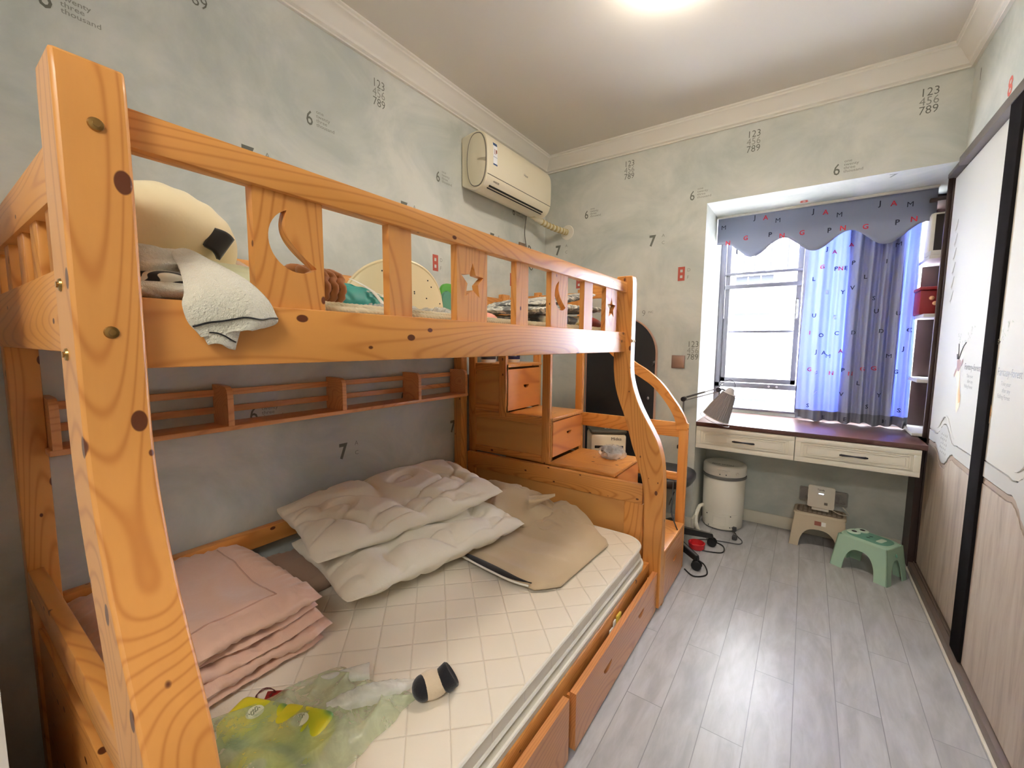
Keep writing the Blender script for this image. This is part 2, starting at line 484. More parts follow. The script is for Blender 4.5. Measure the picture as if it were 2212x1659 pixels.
def basebd(name, x0, x1, y0, y1):
    g = G(); g.box(x0, x1, y0, y1, 0, 0.085, 0.003)
    ax = abs(x1-x0) > abs(y1-y0)
    struct(name, g, M_BASE)
basebd('baseboard_back', XL, RX0 - 0.0, YF - 0.014, YF)
basebd('baseboard_recess', RX0 + 0.014, XR - 0.03, YB - 0.014, YB)
basebd('baseboard_recess_side', RX0, RX0 + 0.014, YF - 0.014, YB)
basebd('baseboard_left', XL, XL + 0.014, 2.3, YF - 0.014)

# window: frame, mullion, sash and bars, glass
M_WINF = mat('grey aluminium window frame', (112, 112, 122), 0.4, 0.3)
M_WINW = mat('white gasket', (205, 205, 208), 0.5)
gl = mat('window glass', (255, 255, 255), 0.0); gl.node_tree.nodes['Principled BSDF'].inputs['Transmission Weight'].default_value = 1.0
gl.node_tree.nodes['Principled BSDF'].inputs['IOR'].default_value = 1.02
g = G(); zb, zt = 0.955, RZ
y0, y1 = YW - 0.01, YW + 0.07
g.box(RX0, RX0 + 0.035, y0, y1, 0.785, zt, 0.002); g.box(0.585, 0.62, y0, y1, 0.785, zt, 0.002); g.box(RX0 + .035, 0.585, y0, y1, 0.785, 0.800, 0.002)
g.box(RX0, 0.62, y0, y1, zb, zb + 0.035, 0.002); g.box(RX0, 0.62, y0, y1, zt - 0.05, zt, 0.002)
g.box(-0.055, -0.012, y0, y1, 0.80, zt, 0.002)
wf = struct('window_1', g, M_WINF)
g = G()
sx0, sx1 = RX0 + 0.04, -0.06
for (a, b, c, d) in ((sx0, sx0 + 0.032, zb + 0.04, zt - 0.05), (sx1 - 0.032, sx1, zb + 0.04, zt - 0.05), (sx0, sx1, zb + 0.04, zb + 0.075)):
    g.box(a, b, YW + 0.005, YW + 0.05, c, d, 0.003)
g.box(sx0, sx1, YW - 0.005, YW + 0.055, 1.705, 1.735, 0.002)
g.box(sx0, sx1, YW - 0.005, YW + 0.055, 1.805, 1.825, 0.002)
mesh_obj('window_frame', g, M_WINF, parent=wf)
g = G(); g.box(sx0 - 0.03, sx1 + 0.02, YW + 0.11, YW + 0.125, 1.375, 1.393, 0.002)
mesh_obj('safety_bar', g, M_WINF, parent=wf)
g = G(); g.box(sx0 + 0.03, sx1 - 0.03, YW + 0.025, YW + 0.028, zb + 0.07, zt - 0.05); g.box(-0.012, 0.585, YW + 0.03, YW + 0.033, zb + 0.035, zt - 0.05)
g.box(RX0 + 0.035, -0.055, YW + 0.03, YW + 0.033, 0.80, zb); g.box(-0.012, 0.585, YW + 0.03, YW + 0.033, 0.80, zb)
mesh_obj('window_pane', g, gl, parent=wf)
g = G(); g.tube([(sx1 - 0.016, YW + 0.005, 1.47), (sx1 - 0.016, YW - 0.025, 1.48), (sx1 - 0.016, YW - 0.03, 1.54), (sx1 - 0.016, YW - 0.025, 1.60), (sx1 - 0.016, YW + 0.005, 1.61)], 0.006)
mesh_obj('window_handle', g, M_METAL, parent=wf)
for i in range(3):
    g = G(); x = (-0.535, -0.22, -0.17)[i]; g.lathe([(0.0, -0.006), (0.007, -0.005), (0.008, 0)], (x, y0, zb + 0.02), axis='y', n=12)
    mesh_obj('screw_cap', g, M_WINW, parent=wf)

# ------------------------------------------------------------------ apartment tower across the street
M_FAC = mat('white facade render', (214, 214, 220), 0.9)
M_FGL = mat('facade window glass', (30, 32, 37), 0.7, spec=0.1)
M_FBAND = mat('facade balcony band', (188, 186, 190), 0.9)
t = Thing('apartment_building', 'pale apartment tower with rows of balconies seen through the window', 'building', (2.0, 34.0, -24.0))
g = G(); g.box(-14, 20, 34, 46, -24, 21); t.part('wall', g, M_FAC)
g = G(); g.box(-9, 5, 33.6, 33.98, 6.0, 10.0)
t.part('dark_storey', g, mat('grey storey', (34, 34, 38), 0.9, spec=0.1))
for i in range(16):
    x = -8.6 + i*0.85
    t.part('mullion', G().box(x, x + 0.16 + 0.1*(i % 3), 33.4, 33.58, 6.0, 10.0), M_FAC)
for j in range(14):
    z = -20 + j*3.0
    if z > 20: break
    g = G(); g.box(-13, 19, 32.9, 34.0, z - 0.15, z + 0.75, 0.03)
    if -14 < z < 21 and j % 2 == 0: t.part('balcony', g, M_FBAND)
    for i in range(8):
        x = -12.5 + i*4.0
        if -9 < x < 5 and -8 < z < 20:
            w = t.part('window', G().box(x, x + 2.4, 33.96, 34.02, z + 0.9, z + 2.6, 0.02), M_FBAND)
            gg = G()
            for q in range(3): gg.box(x + 0.08 + q*0.77, x + 0.78 + q*0.77, 33.92, 33.97, z + 0.98, z + 2.5)
            t.part('pane', gg, M_FGL, parent=w)
# ------------------------------------------------------------------ bunk bed
bed = Thing('bunk_bed', 'orange pine bunk bed with moon and star cut-outs in its guard rail', 'bed', (-1.2, 1.07, 0))
# S-curved front posts; outline in (x, z)
RO = [(-0.690, 1.60), (-0.688, 1.45), (-0.688, 1.30), (-0.688, 1.20), (-0.683, 1.13), (-0.667, 1.065), (-0.640, 0.995), (-0.608, 0.935),
      (-0.576, 0.880), (-0.549, 0.830), (-0.530, 0.775), (-0.519, 0.720), (-0.512, 0.64), (-0.509, 0.54), (-0.508, 0.30), (-0.508, 0.02)]
LO = [(-0.770, 1.60), (-0.770, 1.45), (-0.770, 1.30), (-0.772, 1.22), (-0.770, 1.15), (-0.758, 1.07), (-0.738, 1.005), (-0.712, 0.940),
      (-0.690, 0.875), (-0.668, 0.800), (-0.648, 0.745), (-0.630, 0.690), (-0.612, 0.63), (-0.600, 0.54), (-0.596, 0.30), (-0.596, 0.02)]
def smooth(p, n=60): return [(v.x, v.y) for v in interp([(a, b, 0) for a, b in p], n)]
def post(y0, y1, name, nscr):
    g = G(); R_, L_ = smooth(RO), smooth(LO)
    # rounded top corners
    R_[0] = (R_[0][0] - 0.004, R_[0][1]); L_[0] = (L_[0][0] + 0.004, L_[0][1])
    c = 0.004
    g.strip(L_, R_, y0, y1, 'y')
    p = bed.part('front_post', g, PZ, smooth=50)
    md = p.modifiers.new('bevel', 'BEVEL'); md.width = 0.004; md.segments = 2; md.limit_method = 'ANGLE'; md.angle_limit = math.radians(50)
    for (x, y, z, ax) in nscr:
        g = G()
        pr = [(0.0, 0.0045), (0.0035, 0.0043), (0.0035, 0.003), (0.0068, 0.0022), (0.0078, 0)]
        if ax == 'x': g.lathe([(r, h) for r, h in pr], (x, y, z), axis='x', n=16)
        else: g.lathe([(r, -h) for r, h in pr], (x, y, z), axis='y', n=16)
        bed.part('bolt', g, M_BRASS, parent=p, label='round metal bolt head')
    return p
post(0.113, 0.177, 'near', [(-0.6885, 0.146, 1.527, 'x'), (-0.6885, 0.145, 1.289, 'x'), (-0.735, 0.113, 1.345, 'y'), (-0.735, 0.113, 1.262, 'y')])
post(1.972, 2.032, 'far', [(-0.6875, 1.990, 1.295, 'x'), (-0.6875, 2.014, 1.295, 'x')])
# back posts
def bpost(x0, x1, y0, y1, z1):
    bed.part('back_post', G().box(x0, x1, y0, y1, 0.0, z1, 0.004), PZ)
bpost(-1.785, -1.725, 0.150, 0.212, 1.60)
bpost(-1.785, -1.725, 1.935, 1.990, 1.60)
# guard rail, side board, slats
bed.part('guard_rail', G().box(-0.745, -0.715, 0.177, 1.972, 1.522, 1.570, 0.003), PY)
bed.part('side_board', G().box(-0.748, -0.715, 0.177, 1.972, 1.243, 1.336, 0.003), PY)
def moon(cy, cz, w, h, flip=1):
    pts = []
    n = 22
    for i in range(n+1):            # outer belly (towards -y)
        a = math.radians(112 + 196*i/n)
        pts.append((cy + 0.012*flip + flip*w*math.cos(a)*1.05, cz + h*math.sin(a)))
    a0, a1 = pts[-1], pts[0]
    for i in range(1, n):            # inner arc back
        f = i/n
        y = lerp(a0[0], a1[0], f); z = lerp(a0[1], a1[1], f)
        pts.append((y - flip*w*0.50*math.sin(PI*f), z))
    return pts
def star(cy, cz, r, q=0.45, rot=0.0):
    o = []
    for i in range(10):
        a = PI/2 + i*PI/5 + rot; rr = r if i % 2 == 0 else r*q
        o.append((cy + rr*math.cos(a), cz + rr*math.sin(a)))
    return o
for (a, b, cut) in ((0.328, 0.445, 'm'), (0.591, 0.652, ''), (0.799, 0.920, 's'), (1.061, 1.127, ''), (1.271, 1.391, 'm'), (1.530, 1.607, ''), (1.745, 1.873, 's')):
    g = G(); c = (a+b)/2
    outer = [(a, 1.332), (b, 1.332), (b, 1.526), (a, 1.526)]
    holes = []
    if cut == 'm': holes = [moon(c + 0.002, 1.449, 0.048, 0.052)]
    if cut == 's': holes = [star(c, 1.438, 0.048)]
    g.plate(outer, holes, lambda p, q, t: Vector((t, p, q)), -0.745, -0.725)
    bed.part('slat', g, PZ, smooth=25)
# near end of the upper bunk
bed.part('end_rail', G().box(-1.725, -0.765, 0.135, 0.165, 1.478, 1.556, 0.003), PX)
bed.part('end_board', G().box(-1.725, -0.765, 0.135, 0.165, 1.262, 1.382, 0.003), PX)
for x in (-1.60, -1.42, -1.24, -1.10, -0.96, -0.84):
    bed.part('end_slat', G().box(x - 0.03, x + 0.03, 0.142, 0.158, 1.375, 1.484, 0.002), PZ)
# far end of the upper bunk
bed.part('end_board', G().box(-1.725, -0.765, 1.985, 2.015, 1.262, 1.372, 0.003), PX)
# rails along the wall
bed.part('wall_rail', G().box(-1.775, -1.745, 0.212, 2.385, 1.505, 1.583, 0.003), PY)
bed.part('wall_board', G().box(-1.775, -1.745, 0.212, 1.935, 1.262, 1.372, 0.003), PY)
for i in range(2):
    y = 2.07 + i*0.19
    bed.part('wall_slat', G().box(-1.772, -1.752, y - 0.03, y + 0.03, 1.368, 1.508, 0.002), PZ)
bed.part('wall_post', G().box(-1.780, -1.740, 2.385, 2.470, 1.11, 1.615, 0.004), PZ)
# slatted bases
bed.part('bunk_base', G().box(-1.745, -0.748, 0.165, 1.985, 1.262, 1.280, 0.002), PY)
bed.part('bed_base', G().box(-1.745, -0.600, 0.18, 1.975, 0.190, 0.210, 0.002), PY)
# lower frame
bed.part('lower_side_rail', G().box(-0.590, -0.560, 0.177, 1.972, 0.135, 0.238, 0.004), PY)
bed.part('lower_wall_rail', G().box(-1.785, -1.745, 0.212, 1.935, 0.462, 0.532, 0.004), PY)
g = G(); g.box(-1.725, -0.596, 0.150, 0.182, 0.565, 0.645, 0.004)
bed.part('lower_end_rail', g, PX)
bed.part('lower_end_panel', G().box(-1.725, -0.60, 0.158, 0.172, 0.02, 0.47, 0.002), PX)
# far end frame and panel of the lower bunk
bed.part('footboard_rail', G().box(-1.725, -0.612, 1.990, 2.020, 0.505, 0.602, 0.003), PX)
bed.part('footboard_panel', G().box(-1.725, -0.612, 2.004, 2.014, 0.02, 0.51, 0.001), PPAN)
bed.part('footboard_stile', G().box(-0.700, -0.606, 1.990, 2.016, 0.02, 0.506, 0.003), PZ)
bed.part('footboard_stile', G().box(-1.725, -1.660, 1.990, 2.016, 0.02, 0.506, 0.003), PZ)
# two roll-out drawers under the lower bunk
def halfmoon(cy, cz, w, h):
    return [(cy - w, cz + h*0.45)] + [(cy + w*math.cos(a), cz + h*0.45 + h*1.3*math.sin(a)) for a in [math.radians(180 + 180*i/14) for i in range(1, 15)]]
def drawer(par, y0, y1, z0, z1, xf, th, handles, m, depth, label=None, hw=0.038, hh=0.018):
    g = G()
    g.plate([(y0, z0), (y1, z0), (y1, z1), (y0, z1)], [halfmoon(c, (z0+z1)/2 + 0.015, hw, hh) for c in handles],
            lambda p, q, t: Vector((t, p, q)), xf - th, xf)
    d = par.part('drawer', g, m, smooth=25, label=label)
    g = G(); yb0, yb1, zb0, zb1 = y0 + 0.015, y1 - 0.015, z0 + 0.015, z1 - 0.03
    g.box(xf - depth, xf - th - 0.001, yb0, yb0 + 0.012, zb0, zb1); g.box(xf - depth, xf - th - 0.001, yb1 - 0.012, yb1, zb0, zb1)
    g.box(xf - depth, xf - depth + 0.012, yb0, yb1, zb0, zb1); g.box(xf - depth, xf - th - 0.001, yb0, yb1, zb0, zb0 + 0.008)
    par.part('drawer_box', g, PY, parent=d)
    return d
drawer(bed, 1.108, 1.968, 0.012, 0.202, -0.520, 0.022, [1.367, 1.740], PDY, 0.50)
drawer(bed, 0.200, 1.070, 0.012, 0.214, -0.524, 0.022, [0.46, 0.82], PDY, 0.50)
bed.part('drawer_divider', G().box(-0.585, -0.560, 1.072, 1.106, 0.0, 0.140, 0.002), PZ)

# ------------------------------------------------------------------ stair with drawers at the far end
st = Thing('bunk_stairs', 'pine storage stairs climbing beside the foot of the bunk bed', 'stairs', (-1.15, 2.26, 0))
YA, YC = 2.040, 2.480
treads = [(-0.785, -0.512, 0.275), (-1.160, -0.775, 0.615), (-1.475, -1.150, 0.862), (-1.740, -1.460, 1.155)]
for x0, x1, z in treads:
    st.part('tread', G().box(x0, x1, YA + (0.022 if z > 0.7 else 0.0), YC - 0.03, z - 0.020, z, 0.004), PX if x0 != -1.475 else PX)
# near side frames (facing the bed)
def frame_side(x0, x1, z0, z1, y):
    st.part('side_panel', G().box(x0, x1, y + 0.010, y + 0.018, z0, z1, 0.0), PPAN)
    st.part('side_rail', G().box(x0, x1, y, y + 0.024, z1 - 0.045, z1, 0.003), PX)
    st.part('side_rail', G().box(x0, x1, y, y + 0.024, z0, z0 + 0.040, 0.003), PX)
frame_side(-1.70, -1.152, 0.602, 0.863, YA - 0.002)
frame_side(-1.70, -1.460, 0.864, 1.156, YA - 0.002)
st.part('side_panel', G().box(-1.74, -0.79, YA + 0.004, YA + 0.014, 0.02, 0.592), PPAN)
st.part('side_panel', G().box(-1.74, -0.79, YC - 0.05, YC - 0.035, 0.02, 0.592), PPAN)
st.part('side_panel', G().box(-1.74, -1.165, YC - 0.05, YC - 0.035, 0.60, 0.84), PPAN)
st.part('side_panel', G().box(-1.74, -1.47, YC - 0.05, YC - 0.035, 0.85, 1.135), PPAN)
for (x, z0, z1) in ((-1.182, 0.60, 1.243), (-1.485, 0.84, 1.243), (-1.722, 0.0, 1.243)):
    st.part('stair_post', G().box(x - 0.025, x + 0.025, YA - 0.008, YA + 0.018, z0, z1, 0.003), PZ)
for (x, z0, z1) in ((-1.189, 0.0, 1.62), (-1.513, 0.0, 1.62)):
    st.part('stair_post', G().box(x - 0.024, x + 0.024, YC - 0.020, YC + 0.010, z0, z1, 0.003), PZ)
# drawers in the risers
drawer(st, YA + 0.022, YC - 0.055, 0.637, 0.836, -1.150, 0.018, [2.262], PST, 0.40, hw=0.030, hh=0.017)
drawer(st, YA + 0.022, YC - 0.055, 0.872, 1.122, -1.462, 0.018, [2.262], PST, 0.25, hw=0.030, hh=0.017)
drawer(st, YA + 0.060, YC - 0.050, 0.300, 0.588, -0.778, 0.018, [2.262], PST, 0.40, hw=0.030, hh=0.017)
drawer(st, 2.085, 2.440, 0.012, 0.250, -0.514, 0.020, [2.275], PDY, 0.25, hw=0.036, hh=0.018)
st.part('kick_stile', G().box(-0.56, -0.512, YA - 0.002, 2.080, 0.0, 0.254, 0.002), PZ)
st.part('riser_wall', G().box(-0.79, -0.782, YA, YC - 0.04, 0.02, 0.255), PY)
# newel and the two curved hand rails on the outer side
st.part('newel', G().box(-0.568, -0.518, YC - 0.012, YC + 0.012, 0.0, 0.80, 0.004), PZ)
st.part('hand_rail', G().box(-1.165, -0.518, YC - 0.010, YC + 0.010, 0.758, 0.842, 0.003), PX)
st.part('hand_rail', G().box(-1.165, -0.568, YC - 0.010, YC + 0.010, 0.508, 0.552, 0.003), PX)
AO = [(-1.165, 1.44), (-1.05, 1.36), (-0.94, 1.265), (-0.841, 1.180), (-0.770, 1.138), (-0.702, 1.087), (-0.655, 1.040), (-0.612, 0.985), (-0.575, 0.935), (-0.545, 0.885), (-0.527, 0.842), (-0.519, 0.80)]
AI = [(-1.165, 1.36), (-1.06, 1.285), (-0.95, 1.19), (-0.850, 1.118), (-0.790, 1.082), (-0.733, 1.045), (-0.695, 1.008), (-0.660, 0.968), (-0.628, 0.925), (-0.605, 0.885), (-0.590, 0.850), (-0.580, 0.80)]
g = G(); g.strip(smooth(AI, 40), smooth(AO, 40), YC - 0.013, YC + 0.013, 'y')
st.part('curved_rail', g, PX, smooth=50)
st.part('top_rail', G().box(-1.74, -1.19, YC - 0.012, YC + 0.010, 1.515, 1.600, 0.003), PX)
st.part('top_rail', G().box(-1.165, -0.905, YC - 0.012, YC + 0.010, 1.560, 1.650, 0.003), PX)

# ------------------------------------------------------------------ book shelf hung between the back posts
sh = Thing('hanging_bookshelf', 'long pine bookshelf with slatted back, hung on the wall under the upper bunk', 'shelf', (-1.73, 1.08, 0.955))
sh.part('shelf_board', G().box(-1.790, -1.665, 0.205, 1.932, 0.962, 0.979, 0.003), PSH)
def shelf_side(y):
    pts = [(-1.790, 0.979), (-1.665, 0.979), (-1.665, 1.085)] + [(-1.665 - 0.028*(1 - math.cos(a)), 1.085 + 0.034*math.sin(a)) for a in [math.radians(15*i) for i in range(1, 7)]] + [(-1.72, 1.121), (-1.790, 1.121)]
    g = G(); g.prism([(a, b) for a, b in pts], y, y + 0.019, 'y')
    sh.part('shelf_divider', g, PSH)
for y in (0.212, 0.640, 1.090, 1.535, 1.905): shelf_side(y)
for z0, z1 in ((1.077, 1.101), (1.013, 1.037)):
    sh.part('back_slat', G().box(-1.790, -1.778, 0.232, 1.905, z0, z1, 0.002), PSH)
# ------------------------------------------------------------------ mattresses
def quilt_mat():
    m = cloth('cream quilted ticking', (236, 227, 210), 0.7, 0.1)
    tc = N(m, 'ShaderNodeTexCoord'); sp = N(m, 'ShaderNodeSeparateXYZ'); L(m, tc.outputs['Object'], sp.inputs[0])
    def lines2(sg, ph):
        a = math_n(m, 'MULTIPLY', sp.outputs[0], 1/0.147); b = math_n(m, 'MULTIPLY', sp.outputs[1], sg/0.147)
        f = math_n(m, 'FRACT', math_n(m, 'ADD', math_n(m, 'ADD', a, b), ph + 50))
        d = math_n(m, 'ABSOLUTE', math_n(m, 'SUBTRACT', f, 0.5))
        return math_n(m, 'POWER', math_n(m, 'MULTIPLY', d, 2.0), 26.0)
    h = math_n(m, 'MAXIMUM', lines2(1, -0.782), lines2(-1, -2.143))
    fine = noise_n(m, tc.outputs['Object'], 160.0, 2.0)
    bump(m, math_n(m, 'ADD', math_n(m, 'MULTIPLY', h, -1.0), math_n(m, 'MULTIPLY', fine.outputs[0], 0.12)), 0.55, 0.005)
    setc(m, mixc(m, math_n(m, 'MULTIPLY', h, 0.10), (236, 227, 210), (206, 192, 170)))
    return m
M_QUILT = quilt_mat()
M_PIPE = cloth('off white piping', (236, 232, 222), 0.6, 0.1)
M_SIDE = cloth('mattress side band', (222, 216, 200), 0.8, 0.1, 300, 0.2)

def rrect(x0, x1, y0, y1, r, n=8):
    o = []
    for cx, cy, a0 in ((x1-r, y1-r, 0), (x0+r, y1-r, 90), (x0+r, y0+r, 180), (x1-r, y0+r, 270)):
        for i in range(n+1):
            a = math.radians(a0 + 90*i/n); o.append((cx + r*math.cos(a), cy + r*math.sin(a)))
    return o
def slab(x0, x1, y0, y1, z0, z1, r, e=0.012):
    g = G(); rings = []
    for inset, z in ((e, z0), (0, z0 + e), (0, z1 - e), (e*0.3, z1 - e*0.3), (e, z1)):
        rings.append([(x, y, z) for x, y in rrect(x0+inset, x1-inset, y0+inset, y1-inset, r)])
    n = len(rings[0]); vs = [v for q in rings for v in q]; fs = []
    for k in range(len(rings)-1):
        for i in range(n): fs.append((k*n+i, k*n+(i+1) % n, (k+1)*n+(i+1) % n, (k+1)*n+i))
    fs += [tuple(range(n-1, -1, -1)), tuple(range((len(rings)-1)*n, len(rings)*n))]
    g.add(vs, fs); return g
mt = Thing('mattress', 'cream diamond-quilted mattress on the lower bunk', 'mattress', (-1.16, 1.08, 0.21))
mt.part('ticking', slab(-1.742, -0.578, 0.185, 1.966, 0.268, 0.352, 0.11), M_QUILT, smooth=60)
mt.part('lower_layer', slab(-1.742, -0.566, 0.185, 1.966, 0.212, 0.268, 0.09, 0.01), M_SIDE, smooth=60)
for z, k in ((0.345, 0.0), (0.293, 0.0), (0.268, -0.012)):
    mt.part('piping', G().tube([(x, y, z) for x, y in rrect(-1.742, -0.576 - k, 0.185, 1.966, 0.11)], 0.0055, 6, closed=True), M_PIPE)
ub = Thing('bunk_mattress', 'thin pale mattress on the upper bunk behind the guard rail', 'mattress', (-1.24, 1.07, 1.281))
ub.part('ticking', slab(-1.742, -0.752, 0.170, 1.980, 1.281, 1.333, 0.05), M_SIDE)

# ------------------------------------------------------------------ soft things on the lower bunk
def nz(p, s, seed=0.0): return noise.noise(Vector((p[0]*s + seed, p[1]*s + seed*1.3, p[2]*s - seed)))
def ridged(p, s, seed=0.0):
    return 1.0 - abs(noise.noise(Vector((p[0]*s + seed, p[1]*s + seed*1.3, p[2]*s - seed))))*2.2

def crease(p, s, seed):
    return max(0.0, 1.0 - abs(noise.noise(Vector((p[0]*s + seed, p[1]*s + seed*1.3, p[2]*s - seed))))*5.0)**1.6

def pillow_geo(hw, hd, ht, M, seed, wr=0.012, nu=56, nv=40, seam=True, pinch=0.10):
    """closed cushion: half sizes hw (x) hd (y) ht (z), M = world matrix"""
    g = G()
    def top(sgn):
        def fn(u, v):
            a, b = 2*u - 1, 2*v - 1
            prof = max(0.0, (1 - abs(a)**2.8))**0.62 * max(0.0, (1 - abs(b)**2.8))**0.62
            x = hw*a*math.sqrt(1 - 0.16*b**4)*(1 - pinch*(1 - abs(b)**2)*abs(a)**3); y = hd*b*math.sqrt(1 - 0.16*a**4)*(1 - pinch*(1 - abs(a)**2)*abs(b)**3)
            z = ht*prof
            q = Vector((x, y, 0))
            w = -wr*(1.2*crease((a*0.55 + 0.2*b, b*1.3 - 0.5*a, sgn), 1.5, seed) + 0.8*crease((a*1.0 + b*0.9, b*0.6 - a*0.5, sgn), 2.1, seed + 9) + 0.35*nz((a, b, sgn), 3.0, seed))*prof
            # gathers radiating from the seam
            edge = max(abs(a), abs(b))
            ang = (b if abs(a) > abs(b) else a)
            w += wr*0.15*math.sin(ang*20 + seed + 3*nz((a, b, 0), 2, seed))*max(0, edge - 0.55)*2.0*prof**0.4
            return M @ Vector((x, y, sgn*(z + w)))
        return fn
    g.grid(top(1), nu, nv); g.grid(top(-1), nu, nv)
    return g
def RM(loc, rx=0, ry=0, rz=0):
    from mathutils import Euler
    return Matrix.Translation(loc) @ Euler((math.radians(rx), math.radians(ry), math.radians(rz)), 'XYZ').to_matrix().to_4x4()

M_PIL = cloth('glossy cream pillowcase', (232, 226, 210), 0.48, 0.3, 55, 0.25)
p1 = single('pillow', 'crumpled cream pillow lying directly on the mattress under another pillow', 'pillow',
            pillow_geo(0.275, 0.46, 0.095, RM((-1.345, 1.215, 0.458), 0, 3, -9), 3.1, 0.034, 90, 110), M_PIL, (-1.395, 1.225, 0.36), 'pillows on the lower bunk', smooth=80)
p2 = single('pillow', 'creased cream pillow on top, leaning on the wall rail', 'pillow',
            pillow_geo(0.250, 0.46, 0.088, RM((-1.445, 1.200, 0.588), 3, 7, -11), 8.4, 0.034, 90, 110), M_PIL, (-1.535, 1.245, 0.50), 'pillows on the lower bunk', smooth=80)

# folded pink quilt: soft slabs, the open folds face the room
M_PINK = cloth('pale pink satin quilt', (224, 186, 164), 0.42, 0.35, 40, 0.3)
qt = Thing('folded_quilt', 'pale pink satin quilt folded into a thick stack on the mattress', 'quilt', (-1.46, 0.45, 0.352))
def fold_slab(x0, x1, y0, y1, z0, z1, seed, amp=0.008, nu=64, nv=36, skew=0.0):
    g = G(); cx, cy, cz = (x0+x1)/2, (y0+y1)/2, (z0+z1)/2
    hx, hy, hz = (x1-x0)/2, (y1-y0)/2, (z1-z0)/2
    def top(s):
        def fn(u, v):
            a, b = 2*u-1, 2*v-1
            e = max(0.0, 1-abs(a)**12)**0.5 * max(0.0, 1-abs(b)**9)**0.5
            X = cx + hx*a*(1 + 0.06*nz((a*2, b*2.5, seed), 1, seed) - 0.03*b**4) + skew*b
            Y = cy + hy*b*(1 + 0.06*nz((a*2.5, b*2, seed), 1, seed+4) - 0.03*a**4)
            w = amp*(ridged((X*1.0, Y*1.5, s*0.2), 5.5, seed) - 0.5) + amp*0.8*math.sin(b*34 + 5*nz((a, b, 0), 2, seed))*max(0, abs(a)-0.72)*3 + amp*0.8*math.sin(a*38 + 5*nz((a, b, 0), 2, seed+2))*max(0, abs(b)-0.72)*3
            return Vector((X, Y, cz + s*(hz*e) + w*e + 0.012*nz((X, Y, 0), 4, seed)))
        return fn
    g.grid(top(1), nu, nv); g.grid(top(-1), nu, nv)
    return g
zs = [0.356, 0.388, 0.422, 0.455, 0.478, 0.522]
rnd = random.Random(3)
for i in range(5):
    z0, z1 = zs[i], zs[i+1] + 0.004
    top = i == 4
    qt.part('fold', fold_slab(-1.76, -1.165 + (0.012 if i == 1 else (-0.02 if i == 3 else 0.0)), 0.21, 0.690 + (0.02 if i == 1 else 0), z0, z1, 2.0 + i*3.3, 0.013 if not top else 0.010), M_PINK, smooth=80)
g = G()
TV = fold_slab(-1.76, -1.165, 0.21, 0.690, zs[4], zs[5] + 0.004, 2.0 + 4*3.3, 0.010).v
def ztop(x, y): return max(v.z for v in sorted(TV, key=lambda v: (v.x-x)**2 + (v.y-y)**2)[:4])
pts = [(x, y, ztop(x, y)) for x, y in [(-1.72 + 0.47*i/20, 0.60 - 0.02*i/20) for i in range(21)] + [(-1.25, 0.58 - 0.32*i/14) for i in range(1, 15)]]
g.tube(pts, 0.0024, 5); qt.part('stitched_seam', g, cloth('pink seam', (190, 150, 130), 0.6))
# grey brown blanket end behind the quilt
single('folded_blanket', 'dull brown blanket end tucked between the pink quilt and the pillows', 'blanket',
       fold_slab(-1.735, -1.42, 0.70, 0.98, 0.354, 0.43, 7.7, 0.008, 30, 30), cloth('dull brown blanket', (168, 142, 122), 0.9, 0.2, 90), (-1.58, 0.84, 0.354), smooth=80)

# beige cover lying flat with a crumpled end
M_BEIGE = cloth('beige brushed cover', (196, 176, 146), 0.85, 0.3, 120, 0.15)
bc = Thing('duvet_cover', 'crumpled beige cover with an open black zip at the foot of the bed', 'cover', (-1.1, 1.65, 0.352))
c00, c10, c11, c01 = Vector((-1.19, 1.305, 0)), Vector((-0.715, 1.275, 0)), Vector((-0.690, 1.860, 0)), Vector((-1.45, 1.90, 0))
def cover(u, v):
    p = c00.lerp(c10, u).lerp(c01.lerp(c11, u), v)
    r = 0.07
    if u > 0.86 and v < 0.14:
        k = ((u-0.86)/0.14)*((0.14-v)/0.14); p = p + Vector((-0.035, 0.035, 0))*k
    if u > 0.86 and v > 0.86:
        k = ((u-0.86)/0.14)*((v-0.86)/0.14); p = p + Vector((-0.035, -0.035, 0))*k
    e = min(u, 1-u, v, 1-v)
    h = 0.364 + 0.010*min(1, e*20) + 0.009*ridged((p.x*0.5, p.y*1.3, 0), 7, 2.2)*min(1, e*8)
    far = max(0.0, v - 0.55)*max(0.0, 1.0 - u*1.05)
    h += 0.16*min(1.0, far*4.0)*(0.55 + 0.9*abs(nz((p.x, p.y*1.0, 0), 5.0, 5.0)))
    return Vector((p.x, p.y, h))
g = G(); g.grid(cover, 90, 80); bc.part('fabric', g, M_BEIGE, smooth=80, solid=0.006)
g = G()
lump = RM((-1.25, 1.745, 0.435), 8, 8, 20)
def lf(q):
    s = 1 + 0.30*(ridged((q.x*1.0, q.y*1.0, q.z), 7.0, 1.1) - 0.6)
    return Vector((q.x*s, q.y*s, max(q.z*s, -0.055)))
g.ellipsoid((0, 0, 0), (0.26, 0.165, 0.085), lump, 96, 54, f=lf)
bc.part('bunched_end', g, M_BEIGE, smooth=80)
g = G()
def roll(u, v):
    A = Vector((-1.10, 1.905, 0.368)); B = Vector((-0.80, 1.875, 0.372))
    p = A.lerp(B, u) + Vector((-0.03, -0.22, 0))*v*(0.5 + 0.5*math.sin(PI*u))
    h = math.sin(PI*u**0.85)**0.7*0.095*(1 - 0.75*v) + 0.010*ridged((u*2, v*2, 0), 2.4, 4.0)*math.sin(PI*u)
    return Vector((p.x, p.y, max(0.374, p.z + h)))
g.grid(roll, 60, 50); bc.part('turned_fold', g, M_BEIGE, smooth=80, solid=0.005)
g = G()
